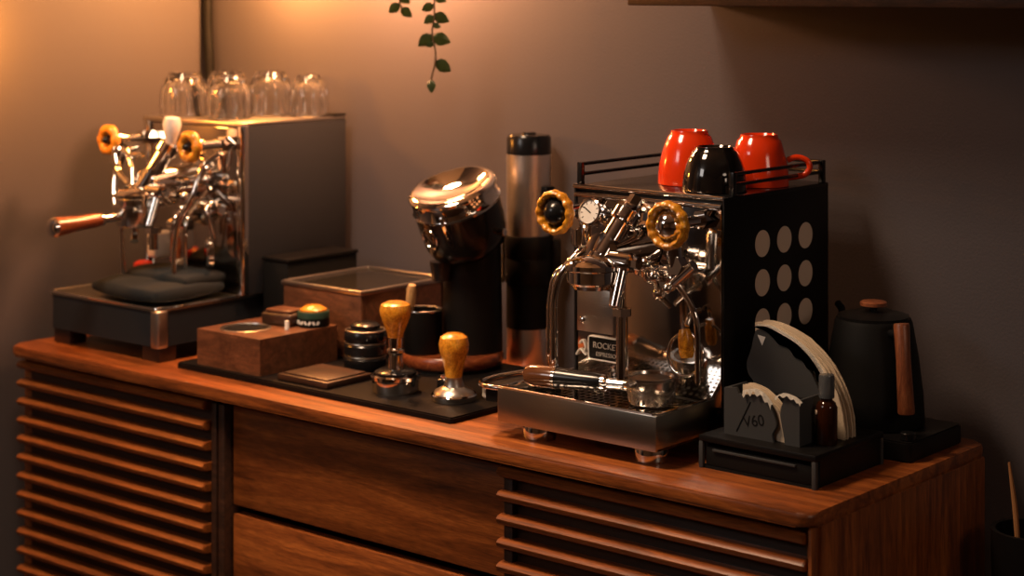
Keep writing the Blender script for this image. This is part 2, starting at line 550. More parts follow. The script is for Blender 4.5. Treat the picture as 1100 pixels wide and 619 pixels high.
# ------------------------------------------------------------------ tall vase with reeds, right of the sideboard
t = thing('reed_vase', 'tall black vase with dried reeds standing at the right end of the sideboard', 'vase', (1.665, 0.39, 0))
bm = B(); lathe(bm, [(0, 0), (0.05, 0), (0.056, 0.2), (0.05, 0.6), (0.052, 0.715), (0.046, 0.715), (0.044, 0.6), (0, 0.58)], (1.665, 0.39, 0)); obj('vase', bm, 'black_satin', t)
for (x, y, dx, dy, h) in ((1.655, 0.38, -0.014, -0.006, 0.80), (1.66, 0.39, 0.03, 0.0, 0.82), (1.675, 0.40, 0.05, 0.0, 0.90), (1.67, 0.38, 0.035, -0.03, 0.86)):
    bm = B(); tube(bm, [(x, y, 0.585), (x + dx * 0.4, y + dy * 0.4, 0.72), (x + dx, y + dy, h)], lambda q: 0.0016 + 0.002 * math.sin(PI * q), 8); obj('reed', bm, 'straw', t)


# ------------------------------------------------------------------ espresso machine group parts
def front_mtx(tilt=0):
    return RX(90 + tilt)


def ring_knob(root, x, y, z, Ro, lobes, amp, ymount, mk='olive_wood', hub='black', th=0.2, hs=1.0, deep=1.6):
    """round wooden tap knob facing the front with a dark hub and a chrome stem"""
    bm = B(); torus(bm, (x, y, z), Ro, Ro * th, FRONT, 96, 12, (lobes, amp), deep); k = obj('tap_knob', bm, mk, root, 'golden burl wood ring')
    bm = B(); lathe(bm, [(0, -0.012), (Ro * 0.66 * hs, -0.012), (Ro * 0.84 * hs, -0.004), (Ro * 0.66 * hs, 0.004), (Ro * 0.5 * hs, 0.010), (Ro * 0.25 * hs, 0.014), (0, 0.015)], (x, y, z), FRONT, 28); obj('hub', bm, hub, k)
    bm = B(); cyl(bm, 0.0075, 0.010, ymount - y, (x, y, z), RX(-90), 20); cyl(bm, 0.013, ymount - y - 0.03, ymount - y, (x, y, z), RX(-90), 6); cyl(bm, 0.011, 0.012, 0.024, (x, y, z), RX(-90), 24, 0.001)
    obj('tap_stem', bm, 'chrome', root)


def group_head(root, cx, yp, yr, zr, ztop, drop=0.10, dx=0.004):
    """prosumer brew group: flange, sloping front chamber, bell with locking ring, lever"""
    bm = B()
    lathe(bm, [(0, 0), (0.044, 0), (0.044, 0.006), (0.034, 0.010), (0.030, 0.03), (0.027, yp - yr - 0.02), (0.0, yp - yr - 0.005)], (cx, yp, zr + 0.030), FRONT, 36)
    bell = [(0, -0.014), (0.024, -0.014), (0.026, -0.008), (0.031, -0.008), (0.0335, -0.005), (0.0335, 0.010), (0.0355, 0.012), (0.0355, 0.018), (0.031, 0.022), (0.020, 0.027), (0.010, 0.029), (0, 0.030)]
    lathe(bm, bell, (cx, yr, zr), None, 40)
    obj('group_head', bm, 'chrome', root)
    bm = B()
    a = Vector((cx + 0.000, yr + 0.010, zr + 0.016)); b = Vector((cx + 0.020, yr + 0.062, ztop))
    q = (b - a).normalized().to_track_quat('Z', 'Y').to_matrix(); L_ = (b - a).length
    lathe(bm, [(0, 0), (0.017, 0), (0.017, 0.010), (0.0145, 0.013), (0.0145, L_ - 0.028), (0.019, L_ - 0.025), (0.019, L_ - 0.010), (0.013, L_ - 0.006), (0.011, L_), (0, L_ + 0.001)], a, q, 28)
    obj('brew_chamber', bm, 'chrome', root)
    bm = B()
    lathe(bm, [(0, 0), (0.011, 0), (0.011, 0.013), (0, 0.014)], b, q, 6)
    obj('chamber_cap', bm, 'chrome', root)
    # cam housing and lever on the right flank
    bm = B(); cyl(bm, 0.013, 0.010, 0.052, (cx, yr + 0.02, zr + 0.022), RY(90), 28, 0.002); cyl(bm, 0.009, 0.052, 0.062, (cx, yr + 0.02, zr + 0.022), RY(90), 6)
    cyl(bm, 0.008, 0.0, 0.06, (cx + 0.037, yr + 0.02, zr + 0.022), RX(160), 20, 0.001)
    obj('cam_housing', bm, 'chrome', root)
    bm = B(); cyl(bm, 0.010, -0.062, 0.0, (cx + dx, yr + 0.030, zr + 0.02), RX(-6), 24, 0.002); cyl(bm, 0.0135, -0.072, -0.062, (cx + dx, yr + 0.036, zr + 0.02), None, 6); cyl(bm, 0.0078, -drop, -0.072, (cx + dx, yr + 0.036, zr + 0.02), None, 20)
    obj('drain_valve', bm, 'chrome', root)


# ------------------------------------------------------------------ right coffee machine
X0, X1, YF, YB, Z0, Z1 = 1.082, 1.335, 0.178, 0.44, 0.845, 1.135
m = thing('espresso_machine', 'chrome-fronted espresso machine with black sides dotted by rows of pale round discs', 'coffee machine', (1.21, 0.27, ZT))
bm = B(); box(bm, X0 + 0.004, X1 - 0.004, YF + 0.004, YB - 0.003, Z0 + 0.002, Z1 - 0.006, 0.002); obj('housing', bm, 'black_satin', m)
bm = B(); box(bm, X0 + 0.004, X1 - 0.006, YF, YF + 0.004, Z0 + 0.012, Z1 - 0.012, 0.0015); obj('front_panel', bm, 'panel_chrome', m)
bm = B(); tube(bm, [(X0 + 0.001, YF - 0.002, Z1 - 0.001), (X1 - 0.001, YF - 0.002, Z1 - 0.001)], 0.0034, 12, smooth=False)
tube(bm, [(X0 + 0.004, YF - 0.003, Z1 - 0.012), (X1 - 0.004, YF - 0.003, Z1 - 0.012)], 0.0036, 12, smooth=False); obj('front_trim', bm, 'chrome', m)
for x in (X0, X1 - 0.004):
    bm = B(); box(bm, x, x + 0.004, YF - 0.002, YB, Z0 - 0.01, Z1, 0.0015)
    sp = obj('side_panel', bm, 'black_satin', m)
    sx = X0 if x == X0 else X1
    sg = -1 if x == X0 else 1
    for zz in (1.066, 1.013, 0.960):
        for yy in (0.267, 0.322, 0.377):
            bm = B()
            lathe(bm, [(0, 0), (0.0182, 0), (0.0182, 0.0004), (0, 0.0004)], (sx + sg * 0.0002, yy, zz), RY(90 * sg), 36)
            obj('round_disc', bm, 'copper_disc', sp, 'pale rose-beige round disc')
bm = B(); box(bm, X0, X1, YF + 0.006, YB, Z1 - 0.006, Z1, 0.0015); obj('cup_tray', bm, 'black', m)
bm = B()
for zz in (Z1 + 0.015, Z1 + 0.029):
    tube(bm, [(X0 + 0.005, YF + 0.008, zz), (X0 + 0.005, YB - 0.01, zz), (X0 + 0.012, YB - 0.004, zz), (X1 - 0.012, YB - 0.004, zz), (X1 - 0.005, YB - 0.01, zz), (X1 - 0.005, YF + 0.025, zz)], 0.0026, 8, smooth=False)
obj('cup_rail', bm, 'black', m)
for (x, y) in ((X0 + 0.005, YF + 0.008), (X0 + 0.005, YB - 0.01), (X1 - 0.005, YB - 0.01), (X1 - 0.005, YF + 0.025)):
    bm = B(); box(bm, x - 0.004, x + 0.004, y - 0.004, y + 0.004, Z1, Z1 + 0.032, 0.001); obj('rail_post', bm, 'black', m)
# drip tray: open box with thick walls
TX0, TX1, TY0, TY1, TZ0, TZ1 = 1.052, 1.318, 0.047, 0.30, 0.822, 0.868
bm = B(); box(bm, TX0, TX1, TY0, TY0 + 0.004, TZ0, TZ1, 0.0015); box(bm, TX0, TX0 + 0.004, TY0 + 0.003, TY1, TZ0, TZ1, 0.001); box(bm, TX1 - 0.004, TX1, TY0 + 0.003, TY1, TZ0, TZ1, 0.001); box(bm, TX0, TX1, TY0 + 0.002, TY1, TZ0, TZ0 + 0.004, 0.001)
dt = obj('drip_tray', bm, 'tray_steel', m)
bm = B(); tube(bm, [(TX0 + 0.004, TY1, TZ1), (TX0 + 0.003, TY0 + 0.008, TZ1), (TX0 + 0.008, TY0 + 0.003, TZ1), (TX1 - 0.008, TY0 + 0.003, TZ1), (TX1 - 0.003, TY0 + 0.008, TZ1), (TX1 - 0.004, TY1, TZ1)], 0.0026, 8, smooth=False)
obj('tray_rim', bm, 'chrome', dt)
# grate
bm = B()
zz = TZ1 - 0.006
box(bm, TX0 + 0.005, TX1 - 0.005, TY0 + 0.005, TY0 + 0.016, zz - 0.002, zz)
nx = 24
for i in range(nx + 1):
    x = TX0 + 0.008 + (TX1 - TX0 - 0.016) * i / nx
    box(bm, x - 0.0022, x + 0.0022, TY0 + 0.014, YF - 0.006, zz - 0.002, zz)
for j in range(9):
    y = TY0 + 0.02 + (YF - TY0 - 0.028) * j / 8
    box(bm, TX0 + 0.006, TX1 - 0.006, y - 0.0022, y + 0.0022, zz - 0.0022, zz - 0.0002)
obj('drip_grate', bm, 'chrome', dt, kind='stuff')
# curved rim sweeping out at the tray's left end
bm = B(); tube(bm, [(TX0 + 0.004, TY0 + 0.006, 0.866), (1.028, 0.050, 0.866), (1.006, 0.066, 0.866), (0.998, 0.095, 0.866), (1.001, 0.13, 0.866), (1.012, 0.165, 0.866), (TX0 + 0.002, 0.20, 0.866)], 0.0034, 10)
obj('curved_rim', bm, 'chrome', dt)
bm = B(); prism(bm, [(TX0, TY0 + 0.006), (TX0, 0.20), (1.014, 0.165), (1.002, 0.13), (0.999, 0.095), (1.007, 0.067), (1.028, 0.051)], XY, 0.846, 0.862); obj('tray_wing', bm, 'black_satin', dt)
for (x, y) in ((1.098, 0.082), (1.285, 0.082), (1.105, 0.40), (1.31, 0.40)):
    bm = B(); lathe(bm, [(0, ZT), (0.021, ZT), (0.023, ZT + 0.003), (0.023, ZT + 0.018), (0.020, ZT + 0.022), (0, ZT + 0.022)], (x, y, 0), seg=28)
    if y > 0.2:
        cyl(bm, 0.012, ZT + 0.02, Z0, (x, y, 0))
    obj('foot', bm, 'chrome', m)
bm = B(); box(bm, X0 + 0.01, X1 - 0.01, TY1 - 0.04, YB - 0.01, TZ0 + 0.004, Z0 + 0.004); obj('base', bm, 'black_satin', m)
group_head(m, 1.208, YF, 0.056, 1.032, 1.122, 0.155, 0.022)
ring_knob(m, 1.128, 0.078, 1.109, 0.0255, 12, 0.12, YF)
ring_knob(m, 1.314, 0.078, 1.107, 0.0265, 12, 0.12, YF, hub='chrome')
# pressure gauge left of the group
bm = B(); lathe(bm, [(0, 0), (0.017, 0), (0.017, 0.016), (0.0185, 0.018), (0.0185, 0.022), (0.0165, 0.023), (0.0165, 0.020), (0, 0.020)], (1.160, 0.132, 1.103), front_mtx(-18), 32); g = obj('gauge', bm, 'chrome', m)
bm = B(); cyl(bm, 0.006, 0.0, YF - 0.136, (1.160, 0.136, 1.103), RX(-90), 16); obj('gauge_neck', bm, 'chrome', g)
bm = B(); lathe(bm, [(0, 0.0202), (0.0162, 0.0202), (0.0162, 0.0208), (0, 0.0208)], (1.160, 0.132, 1.103), front_mtx(-18), 32); obj('dial', bm, 'bulb', g, 'white dial face')
mt = Matrix.Translation((1.160, 0.132, 1.103)) @ front_mtx(-18).to_4x4()
bm = B()
for k in range(9):
    a = R(-40 + 32.5 * k)
    vs = box(bm, 0.011, 0.0145, -0.0005, 0.0005, 0.0208, 0.0211)
    bmesh.ops.rotate(bm, verts=vs, cent=(0, 0, 0), matrix=Matrix.Rotation(a, 3, 'Z'))
vs = box(bm, -0.003, 0.012, -0.0007, 0.0007, 0.0209, 0.0214); bmesh.ops.rotate(bm, verts=vs, cent=(0, 0, 0), matrix=Matrix.Rotation(R(150), 3, 'Z'))
bmesh.ops.transform(bm, matrix=mt, verts=bm.verts); obj('dial_marks', bm, 'black', g)
# steam wand (left) and hot water wand (right)
bm = B(); tube(bm, [(1.128, 0.170, 1.062), (1.126, 0.145, 1.054), (1.118, 0.125, 1.038), (1.106, 0.114, 1.015), (1.100, 0.110, 0.985), (1.100, 0.110, 0.94), (1.100, 0.110, 0.888)], 0.0052, 14); obj('steam_wand', bm, 'chrome', m)
bm = B(); cyl(bm, 0.0062, 0.876, 0.892, (1.100, 0.110, 0), bev=0.001); obj('wand_tip', bm, 'gold', m)
bm = B(); tube(bm, [(1.098, 0.150, 1.03), (1.084, 0.134, 1.015), (1.079, 0.127, 0.98), (1.079, 0.125, 0.93), (1.079, 0.125, 0.87)], 0.0040, 12); obj('side_pipe', bm, 'chrome', m)
bm = B(); tube(bm, [(1.27, 0.150, 1.03), (1.275, 0.13, 1.036), (1.285, 0.12, 1.036), (1.312, 0.12, 1.012), (1.328, 0.12, 0.985), (1.330, 0.122, 0.95), (1.328, 0.125, 0.90)], 0.0042, 14); obj('water_wand', bm, 'chrome', m)
bm = B(); cyl(bm, 0.011, -0.03, 0.03, (1.296, 0.118, 1.065), RX(10), 24, 0.002); cyl(bm, 0.013, -0.008, 0.008, (1.300, 0.118, 1.05), RX(90), 6); cyl(bm, 0.008, -0.03, 0.02, (1.31, 0.12, 1.04), RY(50), 16, 0.001); cyl(bm, 0.0105, -0.015, 0.01, (1.28, 0.125, 1.035), RY(90), 20, 0.001)
obj('tap_valve', bm, 'chrome', m)
bm = B(); cyl(bm, 0.009, 0, 0.05, (1.128, 0.17, 1.09), FRONT, 24, 0.001); cyl(bm, 0.014, -0.02, 0.02, (1.128, 0.135, 1.078), None, 20, 0.003)
obj('tap_valve', bm, 'chrome', m)
# pipe row of small fittings under the right tap
bm = B()
for (x, y, z, r) in ((1.262, 0.10, 1.05, 0.010), (1.275, 0.10, 1.035, 0.008), (1.255, 0.12, 1.03, 0.009), (1.29, 0.11, 1.02, 0.007), (1.27, 0.12, 1.01, 0.009)):
    bmesh.ops.create_uvsphere(bm, u_segments=14, v_segments=8, radius=r, matrix=Matrix.Translation((x, y, z)))
tube(bm, [(1.255, 0.14, 1.06), (1.262, 0.10, 1.05), (1.275, 0.10, 1.035), (1.27, 0.12, 1.01), (1.26, 0.14, 1.0), (1.25, 0.17, 0.985)], 0.004, 10)
obj('pipe_fittings', bm, 'chrome', m)
# ring with wooden grip low on the panel
bm = B(); torus(bm, (1.298, 0.140, 0.930), 0.0275, 0.0024, front_mtx(-8), 48, 10); rg = obj('tool_ring', bm, 'chrome', m)
bm = B(); lathe(bm, [(0, -0.018), (0.008, -0.017), (0.0105, -0.010), (0.0095, 0.012), (0.007, 0.020), (0, 0.021)], (1.300, 0.138, 0.944), RY(-6), 20); obj('wooden_grip', bm, 'olive_wood', rg, 'golden wooden grip')
bm = B(); tube(bm, [(1.300, 0.170, 0.985), (1.300, 0.150, 0.982), (1.300, 0.140, 0.968)], 0.004, 10); obj('ring_hook', bm, 'chrome', rg)
# badge
bm = B(); prism(bm, rrect(1.109, 1.168, 0.896, 0.926, 0.003, 3), XZ, YF - 0.001, YF + 0.001); bd = obj('name_badge', bm, 'black_satin', m)
bm = B(); pl = rrect(1.108, 1.169, 0.895, 0.927, 0.004, 3)
tube(bm, [(a, YF - 0.0015, b) for a, b in pl], 0.0011, 8, smooth=False, closed=True); obj('badge_frame', bm, 'white_print', bd)
text('ROCKET', 0.0118, 'badge_grey', bd, 'badge_lettering', (1.1385, YF - 0.0015, 0.9150), F4, 0.0004)
text('ESPRESSO', 0.0082, 'badge_grey', bd, 'badge_lettering', (1.1385, YF - 0.0015, 0.9030), F4, 0.0004)
# small emblem left of badge
bm = B()
tube(bm, [(1.086, YF - 0.001, 0.898), (1.092, YF - 0.001, 0.906), (1.099, YF - 0.001, 0.902), (1.103, YF - 0.001, 0.899)], 0.0014, 8)
tube(bm, [(1.091, YF - 0.001, 0.914), (1.097, YF - 0.001, 0.919), (1.102, YF - 0.001, 0.911), (1.100, YF - 0.001, 0.904)], 0.0014, 8)
obj('rocket_emblem', bm, 'white_print', m)
bm = B(); lathe(bm, [(0, 0), (0.005, 0), (0.005, 0.003), (0.002, 0.005), (0, 0.005)], (1.098, YF - 0.001, 0.948), FRONT, 16); obj('panel_screw', bm, 'chrome', m)
bm = B(); box(bm, 1.087, 1.150, YF - 0.0008, YF + 0.001, 0.932, 0.992, 0.0004); obj('tray_reflection_plate', bm, 'steel', m)  # brighter plate standing in for the tray's reflection in the front panel


# ------------------------------------------------------------------ portafilter
def portafilter(root, basket, handle_end, grip, cap, spout):
    b = Vector(basket); h = Vector(handle_end)
    d = (h - b); L_ = d.length; d.normalize()
    q = d.to_track_quat('Z', 'Y').to_matrix()
    bm = B(); lathe(bm, [(0.0285, -0.020), (0.0305, -0.018), (0.034, 0.004), (0.0345, 0.012), (0.0365, 0.013), (0.0365, 0.016), (0.031, 0.016), (0.029, 0.010), (0.0275, -0.019), (0.0285, -0.020)], b, None, 40)
    for a in (60, 240):
        vs = box(bm, 0.033, 0.042, -0.008, 0.008, 0.004, 0.010, 0.001)
        bmesh.ops.rotate(bm, verts=vs, cent=(0, 0, 0), matrix=RZ(a + math.degrees(math.atan2(d.y, d.x))))
        bmesh.ops.translate(bm, verts=vs, vec=b)
    obj('basket_ring', bm, 'soft_chrome', root)
    bm = B(); lathe(bm, [(0, -0.017), (0.0272, -0.017), (0.0285, 0.010), (0.0300, 0.012), (0, 0.0125)], b, None, 32); obj('coffee_basket', bm, 'basket_brown', root)
    bm = B(); lathe(bm, [(0, 0.025), (0.0085, 0.025), (0.0072, 0.045), (0.0075, 0.062), (0.011, 0.066), (0.011, 0.071), (0, 0.071)], b, q, 24); obj('neck', bm, 'chrome', root)
    g0 = 0.071
    ge = L_ - (0.05 if cap else 0.006)
    bm = B(); lathe(bm, [(0, g0), (0.0105, g0), (0.012, g0 + 0.01), (0.0125, (g0 + ge) / 2), (0.0145 if cap else 0.0165, ge - 0.004), (0.0145 if cap else 0.0165, ge), (0, ge)], b, q, 28); obj('handle', bm, grip, root)
    if cap:
        bm = B(); lathe(bm, [(0, ge), (0.0158, ge), (0.0158, ge + 0.004), (0, ge + 0.004)], b, q, 28); obj('handle_collar', bm, 'chrome', root)
        bm = B(); lathe(bm, [(0, ge + 0.004), (0.0145, ge + 0.004), (0.0150, L_ - 0.014), (0.012, L_ - 0.004), (0.006, L_), (0, L_)], b, q, 28); obj('handle_end', bm, 'brown_lacquer', root, 'glossy dark brown handle end')
    else:
        bm = B(); lathe(bm, [(0, ge), (0.0165, ge), (0.0145, ge + 0.006), (0.008, ge + 0.010), (0, ge + 0.011)], b, q, 28); obj('handle_cap', bm, 'chrome', root)
    if spout:
        bm = B(); tube(bm, [b + Vector((0, 0, -0.018)), b + Vector((0, 0, -0.035)), b + Vector((0.006, -0.006, -0.045))], 0.007, 12); obj('spout', bm, 'chrome', root)


p = thing('portafilter', 'portafilter with black handle lying on the drip tray of the dotted machine', 'portafilter', (1.258, 0.125, 0.868))
portafilter(p, (1.256, 0.122, 0.884), (1.074, 0.078, 0.884), 'black', True, False)

# ------------------------------------------------------------------ left coffee machine
LX0, LX1, LY0, LY1, LZ0, LZ1 = 0.062, 0.320, 0.240, 0.478, 0.889, 1.182
m = thing('espresso_machine', 'lever espresso machine with plain grey side panel and clear glasses on top', 'coffee machine', (0.17, 0.25, ZT))
bm = B(); prism(bm, rrect(0.022, 0.312, 0.060, 0.462, 0.010, 5), XY, 0.826, 0.884); obj('base', bm, 'base_grey', m)
bm = B(); prism(bm, rrect(0.020, 0.314, 0.058, 0.464, 0.011, 5), XY, 0.884, 0.889); obj('tray_top', bm, 'tray_steel', m, 'bright steel tray surface')
bm = B(); tube(bm, [(a, b, 0.8885) for a, b in rrect(0.021, 0.313, 0.059, 0.24, 0.010, 4)], 0.0022, 8, smooth=False, closed=True); obj('tray_rim', bm, 'chrome', m)
bm = B(); box(bm, 0.296, 0.3155, 0.0565, 0.080, 0.824, 0.886, 0.004, 3); obj('corner_trim', bm, 'steel', m, 'bright steel corner trim')
for (x, y) in ((0.045, 0.085), (0.285, 0.085), (0.05, 0.43), (0.285, 0.43)):
    bm = B(); box(bm, x - 0.022, x + 0.022, y - 0.018, y + 0.018, ZT, 0.826, 0.002); obj('foot', bm, 'dark_wood', m, 'square dark wooden foot')
bm = B(); box(bm, LX0, LX1 - 0.003, LY0, LY1, LZ0, LZ1 - 0.008, 0.002); obj('housing', bm, 'black_satin', m)
bm = B(); box(bm, LX0 + 0.004, LX1 - 0.012, LY0 - 0.003, LY0 + 0.002, LZ0 + 0.004, LZ1 - 0.010, 0.001); obj('front_panel', bm, 'panel_chrome', m)
bm = B(); box(bm, LX1 - 0.003, LX1 + 0.001, LY0 + 0.008, LY1, LZ0, LZ1 - 0.004, 0.001); obj('side_panel', bm, 'grey_panel', m, 'plain satin grey side panel')
bm = B(); box(bm, LX0 - 0.004, LX0, LY0 + 0.008, LY1, LZ0, LZ1 - 0.004, 0.001); obj('side_panel', bm, 'grey_panel', m)
bm = B(); box(bm, LX1 - 0.014, LX1 + 0.002, LY0 - 0.008, LY0 + 0.010, LZ0, LZ1 - 0.002, 0.005, 4); obj('corner_post', bm, 'chrome', m)
bm = B(); box(bm, LX0 - 0.006, LX0 + 0.010, LY0 - 0.008, LY0 + 0.010, LZ0, LZ1 - 0.002, 0.005, 4); obj('corner_post', bm, 'chrome', m)
bm = B(); box(bm, LX0 - 0.004, LX1 + 0.001, LY0 - 0.008, LY1, LZ1 - 0.008, LZ1, 0.002); obj('cup_tray', bm, 'steel', m, 'bright steel cup warming top')
bm = B(); box(bm, LX1 - 0.03, LX1 + 0.001, LY1 - 0.03, LY1, LZ1, LZ1 + 0.004, 0.001); obj('tray_tab', bm, 'black_satin', m)
gx, gy, gz = 0.190, 0.110, 1.046
group_head(m, gx, LY0 - 0.003, gy, gz, 1.150)
ring_knob(m, 0.080, 0.140, 1.147, 0.0188, 6, 0.10, LY0 - 0.003, th=0.44, hs=0.62, deep=1.0)
ring_knob(m, 0.296, 0.140, 1.147, 0.0188, 6, 0.10, LY0 - 0.003, th=0.44, hs=0.62, deep=1.0)
bm = B(); tube(bm, [(gx + 0.02, gy + 0.02, gz + 0.06), (gx + 0.035, gy + 0.03, gz + 0.085), (gx + 0.045, gy + 0.038, gz + 0.108)], 0.005, 12); lv = obj('brew_lever', bm, 'chrome', m)
bm = B(); lathe(bm, [(0, -0.022), (0.008, -0.022), (0.0135, -0.002), (0.016, 0.012), (0.013, 0.022), (0, 0.025)], (gx + 0.047, gy + 0.040, gz + 0.124), RY(6), 24); obj('lever_grip', bm, 'white', lv, 'pale polished lever grip')
bm = B(); tube(bm, [(gx - 0.02, gy + 0.03, gz + 0.08), (gx - 0.05, gy + 0.03, gz + 0.078), (gx - 0.105, gy + 0.035, gz + 0.096)], 0.0055, 12)
tube(bm, [(gx - 0.095, gy + 0.03, gz + 0.09), (gx - 0.07, gy + 0.02, gz + 0.05), (gx - 0.03, gy + 0.01, gz + 0.03)], 0.006, 12)
tube(bm, [(gx - 0.06, gy + 0.03, gz + 0.085), (gx - 0.035, gy + 0.02, gz + 0.06), (gx - 0.02, gy + 0.01, gz + 0.03)], 0.0045, 12)
obj('valve_arm', bm, 'chrome', m)
bm = B(); cyl(bm, 0.012, -0.02, 0.02, (gx - 0.088, gy + 0.035, gz + 0.075), RY(30), 20, 0.003)
obj('tap_valve', bm, 'chrome', m)
bm = B()
rr = random.Random(3)
for k in range(16):
    x = rr.uniform(0.16, 0.30); z = rr.uniform(1.0, 1.09); y = rr.uniform(0.15, 0.22)
    if rr.random() < 0.5:
        cyl(bm, rr.uniform(0.006, 0.010), -0.012, 0.012, (x, y, z), RX(90) if rr.random() < 0.5 else RY(90), 6 if rr.random() < 0.5 else 18, 0.001)
    else:
        bmesh.ops.create_uvsphere(bm, u_segments=14, v_segments=8, radius=rr.uniform(0.006, 0.010), matrix=Matrix.Translation((x, y, z)))
for (a, b) in (((0.24, 0.225, 1.06), (0.25, 0.17, 0.93)), ((0.21, 0.225, 1.05), (0.215, 0.17, 0.94)), ((0.27, 0.225, 1.05), (0.30, 0.19, 0.99)), ((0.16, 0.225, 1.04), (0.17, 0.16, 0.98))):
    a = Vector(a); b = Vector(b)
    tube(bm, [a, (a + b) / 2 + Vector((0.01, -0.03, 0.02)), b], 0.0042, 10)
obj('pipe_fittings', bm, 'chrome', m)
bm = B(); tube(bm, [(0.080, 0.20, 1.13), (0.085, 0.16, 1.12), (0.095, 0.14, 1.08), (0.115, 0.125, 1.04), (0.138, 0.12, 1.01), (0.145, 0.118, 0.97), (0.147, 0.118, 0.922)], 0.0045, 12); obj('steam_wand', bm, 'chrome', m)
bm = B(); tube(bm, [(0.296, 0.20, 1.13), (0.292, 0.17, 1.11), (0.290, 0.15, 1.06), (0.270, 0.14, 1.02), (0.262, 0.135, 0.97), (0.262, 0.135, 0.93)], 0.0045, 12); obj('water_wand', bm, 'chrome', m)
bm = B(); lathe(bm, [(0, -0.02), (0.008, -0.018), (0.010, 0.0), (0.0075, 0.018), (0, 0.02)], (0.236, 0.16, 0.972), None, 18); obj('wooden_grip', bm, 'red_wood', m, 'reddish wooden grip')
bm = B(); lathe(bm, [(0, 0), (0.026, 0), (0.026, 0.008), (0.021, 0.012), (0, 0.012)], (0.284, 0.20, 0.965), RX(90) @ RY(-35), 30); obj('gauge', bm, 'chrome', m)
bm = B(); box(bm, 0.205, 0.27, 0.155, 0.215, 0.898, 0.904, 0.002); box(bm, 0.215, 0.255, 0.165, 0.2, 0.904, 0.912, 0.003); obj('low_valve', bm, 'chrome', m)

p = thing('portafilter', 'portafilter with reddish wooden handle locked in the glass-topped machine, pointing left', 'portafilter', (gx, gy, gz - 0.02))
portafilter(p, (gx, gy, gz - 0.016), (gx - 0.005, gy - 0.165, gz - 0.024), 'red_wood', False, True)
p = thing('digital_timer', 'small white timer with dark square screen clipped on the left machine front', 'timer', (0.118, 0.20, 0.955))
bm = B(); box(bm, 0.114, 0.140, 0.194, 0.2365, 0.940, 0.985, 0.006, 3); ti = obj('case', bm, 'white', p)
bm = B(); box(bm, 0.1195, 0.1345, 0.1932, 0.195, 0.963, 0.977, 0.0005); obj('screen', bm, 'black', p)
p = thing('red_gadget', 'small red and white gadget under the white timer on the left machine', 'gadget', (0.118, 0.19, 0.889))
bm = B(); lathe(bm, [(0, 0.889), (0.012, 0.889), (0.013, 0.893), (0.013, 0.916), (0, 0.916)], (0.118, 0.185, 0), seg=24); obj('base', bm, 'black', p)
bm = B(); lathe(bm, [(0, 0.916), (0.0165, 0.916), (0.0175, 0.920), (0.0165, 0.932), (0.010, 0.936), (0, 0.936)], (0.118, 0.185, 0), seg=24); obj('cap', bm, 'red_plastic', p, 'red cap')

# folded cloth on left tray
p = thing('folded_cloth', 'folded charcoal cloth lying on the drip tray of the left machine', 'cloth', (0.195, 0.14, 0.889))
for k, (x0, x1, y0, y1, z0, z1) in enumerate(((0.112, 0.305, 0.062, 0.225, 0.8895, 0.924), (0.132, 0.300, 0.120, 0.220, 0.908, 0.936))):
    bm = B()
    nx_, ny_ = 22, 16
    def P(i, j, top):
        a, b = i / nx_, j / ny_
        ex = math.sin(PI * a) ** 0.33 if 0 < a < 1 else 0
        ey = math.sin(PI * b) ** 0.33 if 0 < b < 1 else 0
        e = ex * ey
        a2 = 0.5 - 0.5 * math.cos(PI * a); b2 = 0.5 - 0.5 * math.cos(PI * b)
        u, v = 2 * a2 - 1, 2 * b2 - 1
        x = (x0 + x1) / 2 + (x1 - x0) / 2 * u * (1 - 0.10 * v * v) + 0.004 * math.sin(7 * b + k)
        y = (y0 + y1) / 2 + (y1 - y0) / 2 * v * (1 - 0.10 * u * u) + 0.004 * math.sin(6 * a + 2 * k)
        zc = (z0 + z1) / 2
        n = noise.noise(Vector((x * 22, y * 22, k * 5.0))) * 0.004
        if top:
            return (x, y, zc + (z1 - zc) * e + n * e)
        return (x, y, (zc - (zc - z0) * e) + (n * e if k else 0))
    tv = [[bm.verts.new(P(i, j, True)) for j in range(ny_ + 1)] for i in range(nx_ + 1)]
    bv = [[tv[i][j] if i in (0, nx_) or j in (0, ny_) else bm.verts.new(P(i, j, False)) for j in range(ny_ + 1)] for i in range(nx_ + 1)]
    for i in range(nx_):
        for j in range(ny_):
            bm.faces.new((tv[i][j], tv[i + 1][j], tv[i + 1][j + 1], tv[i][j + 1]))
            try:
                bm.faces.new((bv[i][j + 1], bv[i + 1][j + 1], bv[i + 1][j], bv[i][j]))
            except ValueError:
                pass
    obj('cloth_fold', bm, 'cloth', p, ang=80)


